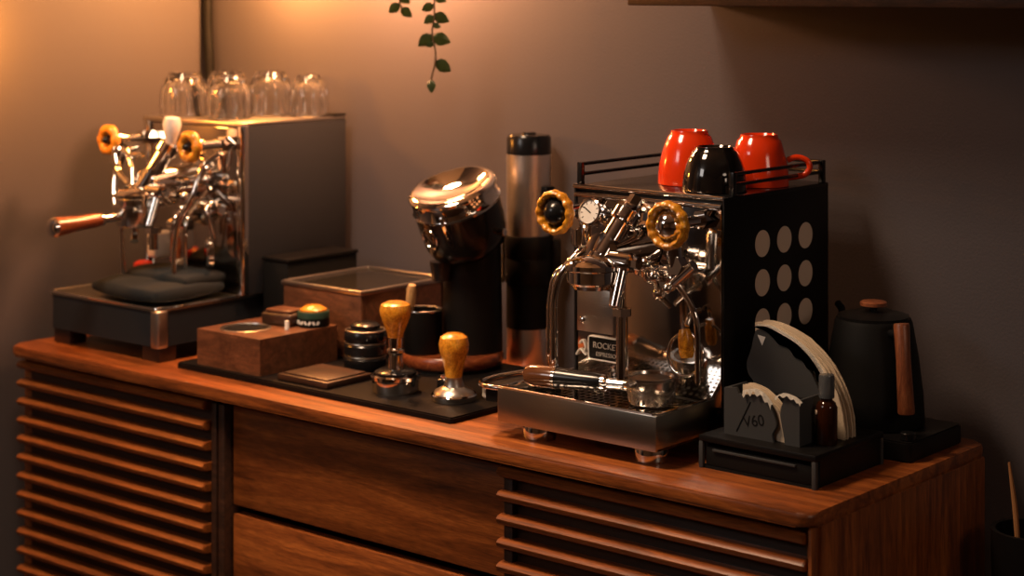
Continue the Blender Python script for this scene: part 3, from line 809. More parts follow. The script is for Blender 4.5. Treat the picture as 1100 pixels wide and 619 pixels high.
# ------------------------------------------------------------------ clear glasses upside down
def glass(label, x, y, r, h, rt):
    g = thing('drinking_glass', label, 'glass', (x, y, LZ1), 'clear glasses on the left machine')
    z = LZ1
    prof = [(r - 0.003, z), (r, z + 0.001), (r + 0.001, z + h * 0.35), (r, z + h * 0.6), (rt + 0.006, z + h * 0.86), (rt, z + h), (0, z + h), ]
    inner = [(0, z + h - 0.012), (rt - 0.006, z + h - 0.013), (rt - 0.001, z + h * 0.80), (r - 0.0065, z + h * 0.58), (r - 0.0055, z + h * 0.35), (r - 0.003, z)]
    bm = B(); lathe(bm, prof + inner, (x, y, 0), None, 36)
    bmesh.ops.remove_doubles(bm, verts=bm.verts, dist=1e-6)
    obj('glass_body', bm, 'glass', g, ang=50)
    # ribs of cut glass
    bm = B()
    for k in range(12):
        a = 2 * PI * k / 12
        tube(bm, [(x + math.cos(a) * (r + 0.0012), y + math.sin(a) * (r + 0.0012), z + 0.008), (x + math.cos(a) * (r + 0.002), y + math.sin(a) * (r + 0.002), z + h * 0.35), (x + math.cos(a) * (r + 0.0012), y + math.sin(a) * (r + 0.0012), z + h * 0.58), (x + math.cos(a) * (rt + 0.0065), y + math.sin(a) * (rt + 0.0065), z + h * 0.86)], 0.0016, 6, n=4)
    obj('glass_ribs', bm, 'glass', g)


glass('leftmost clear cut glass upside down on the left machine', 0.106, 0.285, 0.0405, 0.078, 0.026)
glass('second clear glass from the left on the machine, behind the leftmost one', 0.118, 0.376, 0.0405, 0.078, 0.026)
glass('clear glass standing nearest the front right corner of the machine top', 0.208, 0.302, 0.038, 0.076, 0.025)
glass('third clear glass along the skyline of the machine top, left of the smallest', 0.204, 0.402, 0.0405, 0.078, 0.026)
glass('rightmost and smallest clear glass on the left machine', 0.281, 0.424, 0.033, 0.074, 0.020)

# dark box beside the left machine
p = thing('storage_bin', 'dark box tucked between the left machine and the glass-lidded wooden box', 'box', (0.356, 0.33, ZT))
bm = B(); box(bm, 0.326, 0.388, 0.275, 0.44, 0.8, 0.946, 0.003); obj('body', bm, 'black_matte', p)
bm = B(); box(bm, 0.3245, 0.3895, 0.2735, 0.4415, 0.946, 0.953, 0.002); obj('lid', bm, 'black_satin', p)

# ------------------------------------------------------------------ work mat and what stands on it
MZ = 0.809
p = thing('tamping_mat', 'thin black mat on the sideboard between the two coffee machines', 'mat', (0.65, 0.23, ZT))
bm = B(); prism(bm, rrect(0.356, 0.955, 0.062, 0.40, 0.006, 4), XY, ZT, MZ)
bmesh.ops.bevel(bm, geom=[e for e in bm.edges if abs(e.verts[0].co.z - e.verts[1].co.z) < 1e-6 and e.verts[0].co.z > 0.805], offset=0.002, segments=2, affect='EDGES')
obj('mat', bm, 'rubber_mat', p)

# wooden knock box with round hole
p = thing('wooden_box', 'walnut box with a round black-lined opening in its top, on the black mat', 'box', (0.475, 0.16, MZ))
bx0, bx1, by0, by1, bz = 0.394, 0.543, 0.074, 0.240, 0.866
bm = B()
cx, cy, rr_ = 0.449, 0.128, 0.042
N = 48
outer = []
for k in range(N):
    a = 2 * PI * k / N
    dx, dy = math.cos(a), math.sin(a)
    tx = ((bx1 if dx > 0 else bx0) - cx) / dx if abs(dx) > 1e-9 else 1e9
    ty = ((by1 if dy > 0 else by0) - cy) / dy if abs(dy) > 1e-9 else 1e9
    tt = min(tx, ty)
    outer.append((cx + dx * tt, cy + dy * tt))
for (qx, qy) in ((bx0, by0), (bx1, by0), (bx1, by1), (bx0, by1)):
    i = min(range(N), key=lambda i: (outer[i][0] - qx) ** 2 + (outer[i][1] - qy) ** 2)
    outer[i] = (qx, qy)
vt = [bm.verts.new((a, b, bz)) for a, b in outer]
vb = [bm.verts.new((a, b, MZ)) for a, b in outer]
it = [bm.verts.new((cx + rr_ * math.cos(2 * PI * k / N), cy + rr_ * math.sin(2 * PI * k / N), bz)) for k in range(N)]
ib = [bm.verts.new((v.co.x, v.co.y, bz - 0.03)) for v in it]
for k in range(N):
    j = (k + 1) % N
    bm.faces.new((vt[k], vt[j], it[j], it[k])); bm.faces.new((vb[k], vb[j], vt[j], vt[k])); bm.faces.new((it[k], it[j], ib[j], ib[k]))
bm.faces.new(vb); bm.faces.new(ib)
obj('body', bm, 'walnut_box', p, ang=25)
bm = B(); lathe(bm, [(0.0415, bz + 0.0005), (0.0385, bz + 0.0015), (0.036, bz - 0.004), (0.037, bz - 0.028), (0, bz - 0.028), (0, bz - 0.0295), (0.0415, bz - 0.0295), (0.0415, bz + 0.0005)], (cx, cy, 0), None, 40); obj('steel_liner', bm, 'steel', p)
bm = B(); lathe(bm, [(0, bz - 0.006), (0.0358, bz - 0.006), (0.0358, bz - 0.001), (0.034, bz), (0, bz)], (cx, cy, 0), None, 40); obj('rubber_insert', bm, 'black_matte', p, 'round black insert')

p = thing('wooden_block', 'small dark wooden block with rounded edges on the walnut box', 'block', (0.470, 0.190, bz))
bm = B(); box(bm, 0.438, 0.502, 0.170, 0.218, bz, bz + 0.020, 0.005, 3, rot=RZ(6), piv=Vector((0.47, 0.19, 0))); obj('block', bm, 'dark_wood', p)
bm = B(); box(bm, 0.444, 0.496, 0.175, 0.213, bz + 0.020, bz + 0.025, 0.002, 2, rot=RZ(6), piv=Vector((0.47, 0.19, 0))); obj('inlay', bm, 'walnut_box', p)

p = thing('coffee_tin', 'round tin with green band and orange top on the walnut box', 'tin', (0.528, 0.215, bz))
tx, ty = 0.516, 0.213
bm = B(); lathe(bm, [(0, bz), (0.025, bz), (0.026, bz + 0.001), (0.026, bz + 0.014), (0, bz + 0.014)], (tx, ty, 0), seg=36); q_ = obj('tin_body', bm, 'black_satin', p)
bm = B(); lathe(bm, [(0.0262, bz + 0.014), (0.0262, bz + 0.021), (0.025, bz + 0.024), (0, bz + 0.024), (0, bz + 0.014), (0.0262, bz + 0.014)], (tx, ty, 0), seg=36); obj('tin_band', bm, 'green', p, 'dark green band')
bm = B(); lathe(bm, [(0, bz + 0.024), (0.022, bz + 0.024), (0.022, bz + 0.027), (0.012, bz + 0.033), (0, bz + 0.034)], (tx, ty, 0), seg=36); obj('tin_top', bm, 'olive_wood', p, 'orange wooden top')
bm = B()
for k in range(7):
    a = R(-118 + 15 * k)
    c_ = Vector((tx + 0.0262 * math.cos(a), ty + 0.0262 * math.sin(a), bz + 0.0075))
    vs = box(bm, -0.0006, 0.0006, -0.0018, 0.0018, -0.003, 0.003)
    bmesh.ops.rotate(bm, verts=vs, cent=(0, 0, 0), matrix=RX(35 if k % 2 else -35)); bmesh.ops.rotate(bm, verts=vs, cent=(0, 0, 0), matrix=Matrix.Rotation(a, 3, 'Z')); bmesh.ops.translate(bm, verts=vs, vec=c_)
obj('tin_pattern', bm, 'white_print', q_, 'white zigzag print')

# small pale peg beside tin
p = thing('small_peg', 'tiny pale upright peg left of the round tin', 'peg', (0.506, 0.187, bz))
p.location = (0.511, 0.160, bz)
bm = B(); lathe(bm, [(0, bz), (0.004, bz), (0.0035, bz + 0.014), (0, bz + 0.015)], (0.511, 0.160, 0), seg=16); obj('peg', bm, 'white', p)

# glass-lidded wooden box
p = thing('wooden_box', 'tall walnut box with a steel-framed dark glass lid, behind the round tin', 'box', (0.48, 0.33, MZ))
gx0, gx1, gy0, gy1, gz1 = 0.395, 0.578, 0.259, 0.460, 0.914
bm = B(); box(bm, gx0, gx1, gy0, gy0 + 0.012, MZ, gz1, 0.002); box(bm, gx0, gx0 + 0.012, gy0 + 0.01, gy1, MZ, gz1, 0.002); box(bm, gx1 - 0.012, gx1, gy0 + 0.01, gy1, MZ, gz1, 0.002); box(bm, gx0, gx1, gy1 - 0.012, gy1, MZ, gz1, 0.002); box(bm, gx0 + 0.01, gx1 - 0.01, gy0 + 0.01, gy1 - 0.01, MZ, MZ + 0.006)
obj('body', bm, 'walnut_box', p)
bm = B(); tube(bm, [(a, b, gz1 + 0.004) for a, b in ((gx0, gy0), (gx1, gy0), (gx1, gy1), (gx0, gy1))], 0.0042, 8, smooth=False, closed=True); fr = obj('lid_frame', bm, 'steel', p, 'bright steel lid frame')
bm = B(); box(bm, gx0 + 0.002, gx1 - 0.002, gy0 + 0.002, gy1 - 0.002, gz1 + 0.0005, gz1 + 0.004); obj('lid_glass', bm, 'smoke_glass', p, 'dark glass lid')

# ringed black jar
p = thing('stacked_jar', 'squat black jar of three ringed tiers standing left of the tall wooden-gripped tool', 'jar', (0.625, 0.222, MZ))
bm = B()
pf = [(0, 0), (0.032, 0), (0.034, 0.003), (0.034, 0.018), (0.031, 0.021), (0.031, 0.023), (0.0335, 0.026), (0.0335, 0.039), (0.031, 0.042), (0.031, 0.044), (0.033, 0.047), (0.033, 0.057), (0.030, 0.062), (0.024, 0.064), (0.024, 0.070), (0.018, 0.074), (0, 0.075)]
lathe(bm, [(a, MZ + b) for a, b in pf], (0.625, 0.222, 0), None, 40); obj('jar_body', bm, 'black', p)
for zz in (0.022, 0.043, 0.062):
    bm = B(); torus(bm, (0.625, 0.222, MZ + zz), 0.0318 if zz < 0.06 else 0.031, 0.0012, None, 40, 8); obj('metal_ring', bm, 'steel', p)

# flat slab
p = thing('flat_slab', 'thin dark brown wooden tray lying on the mat right of the walnut box', 'tray', (0.632, 0.13, MZ))
bm = B(); box(bm, 0.580, 0.690, 0.076, 0.172, MZ, MZ + 0.010, 0.002); obj('slab', bm, 'dark_wood', p)
bm = B(); box(bm, 0.587, 0.683, 0.083, 0.165, MZ + 0.010, MZ + 0.0125, 0.001); obj('raised_panel', bm, 'dark_wood', p)

# tamper on portafilter base
tx, ty = 0.775, 0.135
p = thing('coffee_leveler', 'tall tool with golden wooden grip standing on a wide chrome ring, front of the mat', 'coffee tool', (tx, ty, MZ))
bm = B(); lathe(bm, [(0, MZ), (0.034, MZ), (0.035, MZ + 0.003), (0.035, MZ + 0.018), (0.037, MZ + 0.020), (0.037, MZ + 0.025), (0.034, MZ + 0.027), (0.033, MZ + 0.023), (0, MZ + 0.023)], (tx, ty, 0), None, 44); obj('chrome_ring', bm, 'chrome', p)
bm = B(); lathe(bm, [(0, MZ + 0.023), (0.031, MZ + 0.023), (0.031, MZ + 0.030), (0.026, MZ + 0.033), (0, MZ + 0.034)], (tx, ty, 0), None, 40); obj('base_disc', bm, 'black', p)
bm = B(); lathe(bm, [(0, MZ + 0.033), (0.011, MZ + 0.033), (0.010, MZ + 0.055), (0.014, MZ + 0.059), (0.014, MZ + 0.063), (0.011, MZ + 0.066), (0.0115, MZ + 0.081), (0, MZ + 0.082)], (tx, ty, 0), None, 32); obj('stem', bm, 'chrome', p)
bm = B(); lathe(bm, [(0, 0.0), (0.011, 0.0), (0.013, 0.008), (0.018, 0.020), (0.0230, 0.034), (0.0242, 0.042), (0.022, 0.050), (0.014, 0.054), (0.008, 0.053), (0, 0.053)], (tx, ty, MZ + 0.080), None, 36); obj('grip', bm, 'olive_wood', p, 'golden turned wooden grip')
bm = B(); cyl(bm, 0.006, 0, 0.012, (tx - 0.004, ty + 0.012, MZ + 0.0415), None, 16, 0.001)
for a in (40, 160, 280):
    cyl(bm, 0.0024, 0.026, 0.032, (tx + 0.026 * math.cos(R(a)), ty + 0.026 * math.sin(R(a)), MZ + 0.0), None, 12)
obj('adjusting_pins', bm, 'chrome', p)
# small dosing tool to its right
p = thing('small_tool', 'small black and chrome fitting tucked behind the wide chrome ring', 'coffee tool', (0.845, 0.175, MZ))
bm = B(); lathe(bm, [(0, MZ), (0.013, MZ), (0.013, MZ + 0.02), (0.009, MZ + 0.023), (0, MZ + 0.023)], (0.838, 0.177, 0), None, 24); obj('body', bm, 'black', p)
bm = B(); lathe(bm, [(0, MZ + 0.023), (0.010, MZ + 0.023), (0.010, MZ + 0.028), (0, MZ + 0.029)], (0.838, 0.177, 0), None, 24); obj('cap', bm, 'chrome', p)

# tamper
tx, ty = 0.879, 0.150
p = thing('tamper', 'tamper with round golden wooden handle and wide low chrome base', 'tamper', (tx, ty, MZ))
bm = B(); lathe(bm, [(0, MZ), (0.033, MZ), (0.034, MZ + 0.002), (0.034, MZ + 0.008), (0.032, MZ + 0.010), (0, MZ + 0.010)], (tx, ty, 0), None, 44); obj('base_plate', bm, 'chrome', p)
bm = B(); lathe(bm, [(0, MZ + 0.010), (0.030, MZ + 0.010), (0.028, MZ + 0.014), (0.016, MZ + 0.020), (0.012, MZ + 0.030), (0.0125, MZ + 0.034), (0, MZ + 0.035)], (tx, ty, 0), None, 40); obj('neck', bm, 'steel', p)
bm = B(); lathe(bm, [(0, 0.034), (0.0125, 0.034), (0.0135, 0.044), (0.0175, 0.060), (0.0215, 0.072), (0.0225, 0.082), (0.020, 0.092), (0.012, 0.097), (0, 0.098)], (tx, ty, MZ), None, 36); obj('handle', bm, 'olive_wood', p, 'golden turned wooden handle')

# ------------------------------------------------------------------ round black grinder with tilted chrome lid
nx0, ny0 = 0.712, 0.330
p = thing('coffee_grinder', 'round-bodied black grinder with tilted chrome lid on a reddish wooden base', 'coffee grinder', (nx0, ny0, MZ))
bm = B(); lathe(bm, [(0, MZ), (0.078, MZ), (0.078, MZ + 0.006), (0, MZ + 0.006)], (nx0, ny0, 0), None, 48); obj('foot_pad', bm, 'black_matte', p)
bm = B(); lathe(bm, [(0, MZ + 0.006), (0.079, MZ + 0.006), (0.082, MZ + 0.010), (0.082, MZ + 0.021), (0.079, MZ + 0.025), (0, MZ + 0.025)], (nx0, ny0, 0), None, 56); obj('wooden_base', bm, 'red_wood', p, 'round reddish wooden base')
bm = B(); lathe(bm, [(0, 0.025), (0.048, 0.025), (0.048, 0.035), (0.046, 0.20), (0, 0.20)], (nx0 + 0.024, ny0 + 0.022, MZ), None, 40); obj('column', bm, 'black_satin', p)
tm = RX(23)
hc = Vector((0.742, 0.338, 1.000))
bm = B(); lathe(bm, [(0, -0.012), (0.040, -0.010), (0.060, 0.004), (0.066, 0.020), (0.068, 0.045), (0.069, 0.076), (0, 0.076)], hc, tm, 56); hd = obj('grinding_body', bm, 'black', p)
bm = B(); lathe(bm, [(0, 0.076), (0.070, 0.076), (0.0715, 0.080), (0.069, 0.083), (0.068, 0.099), (0.071, 0.102), (0.071, 0.106), (0.068, 0.109), (0.062, 0.110), (0.056, 0.106), (0.035, 0.097), (0.012, 0.094), (0, 0.094)], hc, tm, 56); ld = obj('lid', bm, 'chrome', p, 'mirror chrome dished lid')
bm = B(); tube(bm, [hc + tm @ Vector((0.03, -0.066, 0.095)), hc + tm @ Vector((0.033, -0.072, 0.09)), hc + tm @ Vector((0.035, -0.073, 0.07)), hc + tm @ Vector((0.035, -0.071, 0.055))], 0.003, 8); obj('lid_latch', bm, 'chrome', ld)
# emblem on the body, facing lower left of the camera view
em = tm @ Vector((-0.15, -1.0, 0)).normalized()
ec = hc + tm @ (Vector((-0.15, -1.0, 0)).normalized() * 0.068 + Vector((0, 0, 0.050)))
eq = em.to_track_quat('Z', 'Y').to_matrix()
bm = B(); torus(bm, ec, 0.0165, 0.0016, eq, 40, 8); e_ = obj('round_emblem', bm, 'chrome', hd)
bm = B()
for s in (((-0.008, -0.008, 0), (-0.008, 0.008, 0)), ((-0.008, 0.008, 0), (0.008, -0.008, 0)), ((0.008, -0.008, 0), (0.008, 0.008, 0))):
    tube(bm, [ec + eq @ Vector(s[0]), ec + eq @ Vector(s[1])], 0.0011, 6, smooth=False)
bmesh.ops.scale(bm, vec=(1, 1, 1), verts=bm.verts)
obj('emblem_mark', bm, 'chrome', hd)
bm = B(); cyl(bm, 0.006, 0.0, 0.018, hc + Vector((0.060, -0.004, 0.03)), RY(90), 16, 0.001); obj('side_switch', bm, 'chrome', hd)
bm = B(); lathe(bm, [(0, 0), (0.016, 0), (0.020, 0.03), (0, 0.03)], (0.718, 0.300, MZ + 0.140), None, 24); obj('chute', bm, 'black', p)
p = thing('dosing_cup', 'black dosing cup with chrome rim on the wooden base of the grinder', 'cup', (0.690, 0.272, MZ + 0.025))
cx_, cy_ = 0.690, 0.285
bm = B(); lathe(bm, [(0, 0.0), (0.029, 0.0), (0.030, 0.003), (0.030, 0.066), (0.0285, 0.066), (0.0285, 0.004), (0, 0.004)], (cx_, cy_, MZ + 0.0252), None, 36); obj('cup_body', bm, 'black_satin', p)
bm = B(); torus(bm, (cx_, cy_, MZ + 0.0925), 0.0292, 0.0020, None, 40, 8); obj('rim', bm, 'chrome', p)
p = thing('stirring_tool', 'short pale wooden handle leaning out of the black dosing cup', 'coffee tool', (cx_, cy_, MZ + 0.03))
a = Vector((cx_ - 0.006, cy_ - 0.012, MZ + 0.035)); b = Vector((cx_ - 0.012, cy_ - 0.016, MZ + 0.100)); c = Vector((cx_ - 0.006, cy_ - 0.018, MZ + 0.132))
bm = B(); tube(bm, [a, b], 0.0018, 8, smooth=False); obj('needles', bm, 'chrome', p)
q = (c - b).normalized().to_track_quat('Z', 'Y').to_matrix()
bm = B(); lathe(bm, [(0, -0.006), (0.0068, -0.006), (0.0078, 0.010), (0.0078, 0.026), (0.006, 0.034), (0, 0.036)], b, q, 20); obj('handle', bm, 'pale_wood', p)

# ------------------------------------------------------------------ tall steel cylinder
tx, ty = 0.772, 0.449
p = thing('steel_canister', 'tall brushed steel cylinder with black cap and black middle bands', 'canister', (tx, ty, ZT))
bm = B(); lathe(bm, [(0, 0.80), (0.034, 0.80), (0.036, 0.803), (0.036, 0.862), (0, 0.862)], (tx, ty, 0), None, 44); obj('lower_tube', bm, 'steel_up', p)
bm = B(); lathe(bm, [(0, 0.862), (0.0365, 0.862), (0.0365, 0.940), (0, 0.940)], (tx, ty, 0), None, 44); obj('black_sleeve', bm, 'black_matte', p)
bm = B(); lathe(bm, [(0, 0.935), (0.0385, 0.935), (0.0395, 0.938), (0.0395, 0.972), (0.0385, 0.9735), (0.0385, 0.9755), (0.0395, 0.977), (0.0395, 1.008), (0.038, 1.011), (0, 1.011)], (tx, ty, 0), None, 44)
vs = box(bm, 0.034, 0.052, -0.012, 0.012, 0.945, 1.004, 0.003)
bmesh.ops.rotate(bm, verts=vs, cent=(0, 0, 0), matrix=RZ(40)); bmesh.ops.translate(bm, verts=vs, vec=(tx, ty, 0))
obj('clamp_band', bm, 'black_satin', p)
bm = B(); lathe(bm, [(0, 1.011), (0.0355, 1.011), (0.0360, 1.014), (0.0360, 1.142), (0, 1.142)], (tx, ty, 0), None, 44); obj('upper_tube', bm, 'steel_up', p)
bm = B(); lathe(bm, [(0, 1.142), (0.0362, 1.142), (0.0362, 1.168), (0.033, 1.173), (0.012, 1.174), (0.011, 1.177), (0, 1.177)], (tx, ty, 0), None, 44); obj('cap', bm, 'black', p, 'black cap')
bm = B(); tube(bm, [(tx - 0.036, ty - 0.022, 0.932), (tx - 0.036, ty - 0.022, 1.014)], 0.0022, 8, smooth=False)
for z in (0.94, 0.974, 1.006):
    cyl(bm, 0.0036, z - 0.003, z + 0.003, (tx - 0.036, ty - 0.022, 0), None, 12)
obj('clamp_rod', bm, 'steel', p)
bm = B(); box(bm, tx + 0.026, tx + 0.046, ty - 0.010, ty + 0.010, 1.074, 1.092, 0.002); obj('side_button', bm, 'black_satin', p)

# ------------------------------------------------------------------ cups on the right machine (upside down)
CZ = Z1


def cup(label, x, y, r, h, foot, m, hang, name='coffee_cup', group='cups on the dotted machine', handle=True):
    g = thing(name, label, 'cup', (x, y, CZ), group)
    z = CZ
    prof = [(r - 0.002, z), (r, z + 0.001), (r * 0.99, z + h * 0.20), (r * 0.945, z + h * 0.42), (r * 0.84, z + h * 0.66), (foot + 0.005, z + h * 0.88), (foot + 0.001, z + h * 0.93), (foot, z + h), (foot - 0.003, z + h), (foot - 0.005, z + h * 0.95), (0, z + h * 0.945)]
    inner = [(0, z + h * 0.88), (foot - 0.002, z + h * 0.84), (r * 0.79, z + h * 0.62), (r * 0.89, z + h * 0.40), (r * 0.94, z + h * 0.18), (r - 0.002, z)]
    bm = B(); lathe(bm, prof + inner, (x, y, 0), None, 48)
    bmesh.ops.remove_doubles(bm, verts=bm.verts, dist=1e-6)
    obj('cup_body', bm, m, g, ang=50)
    if handle:
        ca, sa = math.cos(R(hang)), math.sin(R(hang))
        pp = [(r * 0.93, h * 0.50), (r + 0.010, h * 0.56), (r + 0.024, h * 0.50), (r + 0.028, h * 0.36), (r + 0.020, h * 0.22), (r - 0.002, h * 0.16)]
        bm = B(); tube(bm, [(x + a * ca, y + a * sa, z + b) for a, b in pp], 0.0042, 10); obj('handle', bm, m, g)
    return g


cup('orange-red cup upside down with its handle hidden, left behind the black cup', 1.198, 0.292, 0.0445, 0.076, 0.026, 'orange', 60)
cup('orange-red cup upside down with handle pointing right over the rail', 1.284, 0.338, 0.0420, 0.072, 0.026, 'orange', 32)
cup('glossy black cup upside down at the front corner of the dotted machine', 1.276, 0.240, 0.0445, 0.061, 0.026, 'black_glaze', 150, handle=False)

# ------------------------------------------------------------------ filter caddy at the right front
p = thing('caddy_base', 'low black box with a front drawer at the right front of the sideboard', 'box', (1.436, 0.176, ZT))
kx0, kx1, ky0, ky1, kz = 1.350, 1.522, 0.095, 0.262, 0.842
bm = B(); box(bm, kx0, kx1, ky0, ky1, 0.834, kz, 0.0012); box(bm, kx0 + 0.002, kx1 - 0.002, ky0 + 0.014, ky1 - 0.002, 0.803, 0.834)
obj('top_plate', bm, 'black_satin', p)
for x in (kx0, kx1 - 0.006):
    for y in (ky0, ky1 - 0.006):
        bm = B(); box(bm, x, x + 0.006, y, y + 0.006, ZT, 0.834, 0.0008); obj('corner_post', bm, 'grey_plastic', p)
bm = B(); box(bm, kx0 + 0.009, kx1 - 0.009, ky0 + 0.004, ky0 + 0.014, 0.804, 0.828, 0.001); dr = obj('drawer', bm, 'black_matte', p)
bm = B(); box(bm, kx0 + 0.02, kx1 - 0.03, ky0 + 0.001, ky0 + 0.005, 0.823, 0.826, 0.0006); obj('drawer_pull', bm, 'grey_plastic', dr)
bm = B(); box(bm, kx0 + 0.003, kx1 - 0.003, ky0 + 0.003, ky1 - 0.003, ZT, 0.8035); obj('bottom_plate', bm, 'black_matte', p)

p = thing('filter_holder', 'charcoal filter holder with a curved cut and a tall wavy back plate', 'filter holder', (1.43, 0.16, kz))


def smooth_poly(keys, n=6):
    pts = catmull([(a, b, 0) for a, b in keys], n)
    return [(v.x, v.y) for v in pts]


hx0, hx1 = 1.372, 1.484
left = [(hx0, kz), (hx0, kz + 0.059), (hx0 + 0.018, kz + 0.061), (hx0 + 0.022, kz + 0.054)] + smooth_poly([(hx0 + 0.030, kz + 0.0535), (1.425, kz + 0.056), (1.437, kz + 0.050), (1.446, kz + 0.036), (1.450, kz + 0.022), (1.444, kz + 0.010), (1.446, kz + 0.0)], 5)
bm = B(); prism(bm, left, XZ, 0.120, 0.125); fp = obj('front_plate', bm, 'grey_plastic', p)
right = [(1.462, kz)] + smooth_poly([(1.462, kz + 0.006), (1.458, kz + 0.024), (1.456, kz + 0.040), (1.462, kz + 0.058)], 5) + [(hx1, kz + 0.058), (hx1, kz)]
bm = B(); prism(bm, right, XZ, 0.120, 0.125); obj('front_plate', bm, 'grey_plastic', p)
bm = B(); box(bm, hx0, hx0 + 0.004, 0.125, 0.170, kz, kz + 0.059, 0.001); obj('end_plate', bm, 'grey_plastic', p)
bm = B(); box(bm, hx1 - 0.004, hx1, 0.125, 0.170, kz, kz + 0.058, 0.001); obj('end_plate', bm, 'grey_plastic', p)
bm = B(); box(bm, hx0, hx1, 0.166, 0.170, kz, kz + 0.050, 0.001); obj('inner_plate', bm, 'black_matte', p)
back = [(1.388, kz)] + smooth_poly([(1.388, kz + 0.006), (1.380, kz + 0.052), (1.370, kz + 0.066), (1.367, kz + 0.080), (1.374, kz + 0.100), (1.378, kz + 0.116), (1.384, kz + 0.126), (1.402, kz + 0.124), (1.420, kz + 0.116), (1.434, kz + 0.108), (1.442, kz + 0.098), (1.456, kz + 0.090), (1.470, kz + 0.070), (1.480, kz + 0.045), (1.488, kz + 0.0)], 5)
bm = B(); prism(bm, back, XZ, 0.180, 0.185); bp_ = obj('back_plate', bm, 'grey_plastic', p)
bm = B(); prism(bm, [(1.384, kz + 0.119), (1.396, kz + 0.1175), (1.391, kz + 0.106)], XZ, 0.1794, 0.1802); obj('white_triangle', bm, 'white_print', bp_, 'small white downward triangle')
# embossed script-like sign on the front plate:  / V 60
bm = B(); tube(bm, [(1.391, 0.1200, kz + 0.006), (1.412, 0.1200, kz + 0.046)], 0.0009, 6, smooth=False); obj('embossed_line', bm, 'black_matte', fp)
text('V60', 0.020, 'black_matte', fp, 'embossed_lettering', (1.417, 0.1200, kz + 0.022), F4 @ Matrix.Rotation(R(12), 4, 'Z'), 0.0004)


def sector(r, a0, a1, cx, cz, n=18, rin=0.0, wob=0.0, seed=0):
    pts = []
    for k in range(n + 1):
        a = R(a0 + (a1 - a0) * k / n)
        rr2 = r + wob * noise.noise(Vector((k * 0.7, seed, 0)))
        pts.append((cx + rr2 * math.cos(a), cz + rr2 * math.sin(a)))
    if rin:
        for k in range(n, -1, -1):
            a = R(a0 + (a1 - a0) * k / n)
            pts.append((cx + rin * math.cos(a), cz + rin * math.sin(a)))
    else:
        pts.append((cx, cz))
    return pts


def filters(label, cx, cz, r, y0, n, step, grp, a0=-2, a1=92, gap=None):
    p = thing('paper_filters', label, 'paper filters', (cx, y0, kz), grp)
    for k in range(n):
        y = y0 + k * step + (gap if gap and k >= n // 2 else 0)
        bm = B(); prism(bm, sector(r - 0.0012 * (k % 3), a0, a1, cx, cz, wob=0.0015, seed=k * 3.1), XZ, y, y + step * 0.72)
        obj('filter_sheet', bm, 'paper', p, ang=50)
    return p


filters('fan of large round-edged paper filters behind the tall wavy plate', 1.380, kz + 0.0045, 0.129, 0.187, 12, 0.0022, None, gap=0.005)
filters('small paper filters rising from the curved cut of the low holder', 1.398, kz + 0.0025, 0.0625, 0.127, 8, 0.0018, None, gap=0.005)
# loose crumpled edges of the filters that fold over the plates
for (nm, lab, pts, w_, yy) in (('paper_flap', 'crumpled pale paper flap folded over the low holder plate', [(1.402, kz + 0.0585), (1.412, kz + 0.061), (1.422, kz + 0.062), (1.434, kz + 0.057), (1.444, kz + 0.046)], 0.012, 0.1165),
                               ('paper_flap', 'thin pale paper edge curling over the right half of the low holder', [(1.450, kz + 0.0575), (1.460, kz + 0.0625), (1.472, kz + 0.0615), (1.481, kz + 0.0585), (1.487, kz + 0.054)], 0.006, 0.1165)):
    p = thing(nm, lab, 'paper', (pts[2][0], yy, kz + 0.05))
    P_ = catmull([(a, yy, b) for a, b in pts], 5)
    bm = B()
    top = []; bot = []
    for i, v in enumerate(P_):
        wv = w_ * (0.55 + 0.45 * math.sin(i * 1.3)) * (1 - 0.35 * i / len(P_))
        top.append(v + Vector((0, 0.006, 0.0012)))
        bot.append(v + Vector((0, -0.0005, -wv * 0.7)))
    tv = [bm.verts.new(v) for v in top]; mv = [bm.verts.new(Vector((v.x, yy + 0.001, v.z + 0.001))) for v in P_]; bv = [bm.verts.new(v) for v in bot]
    for i in range(len(P_) - 1):
        bm.faces.new((tv[i], tv[i + 1], mv[i + 1], mv[i])); bm.faces.new((mv[i], mv[i + 1], bv[i + 1], bv[i]))
    bmesh.ops.solidify(bm, geom=bm.faces[:], thickness=0.0008)
    obj('flap', bm, 'paper_white', p, ang=60)
p = thing('paper_flap', 'long crumpled white paper edge folded over the tall wavy plate', 'paper', (1.44, 0.179, kz + 0.1))
P_ = catmull([(1.380, 0.1785, kz + 0.1305), (1.400, 0.1785, kz + 0.131), (1.420, 0.1785, kz + 0.1245), (1.442, 0.1785, kz + 0.1155), (1.460, 0.1785, kz + 0.103), (1.474, 0.1785, kz + 0.088), (1.484, 0.1785, kz + 0.072)], 6)
bm = B(); wob = [0.002, 0.004, 0.006, 0.009, 0.013, 0.010, 0.015, 0.011, 0.013, 0.006, 0.010, 0.005]
tv = []; mv = []; bv = []
for i, v in enumerate(P_):
    u_ = i / (len(P_) - 1) * (len(wob) - 1.001); k = int(u_); wv = wob[k] + (wob[k + 1] - wob[k]) * (u_ - k)
    tv.append(bm.verts.new(v + Vector((0, 0.009, 0.001)))); mv.append(bm.verts.new(v)); bv.append(bm.verts.new(v + Vector((-wv * 0.5, 0.0, -wv))))
for i in range(len(P_) - 1):
    bm.faces.new((tv[i], tv[i + 1], mv[i + 1], mv[i])); bm.faces.new((mv[i], mv[i + 1], bv[i + 1], bv[i]))
bmesh.ops.solidify(bm, geom=bm.faces[:], thickness=0.0008)
obj('flap', bm, 'paper_white', p, ang=60)

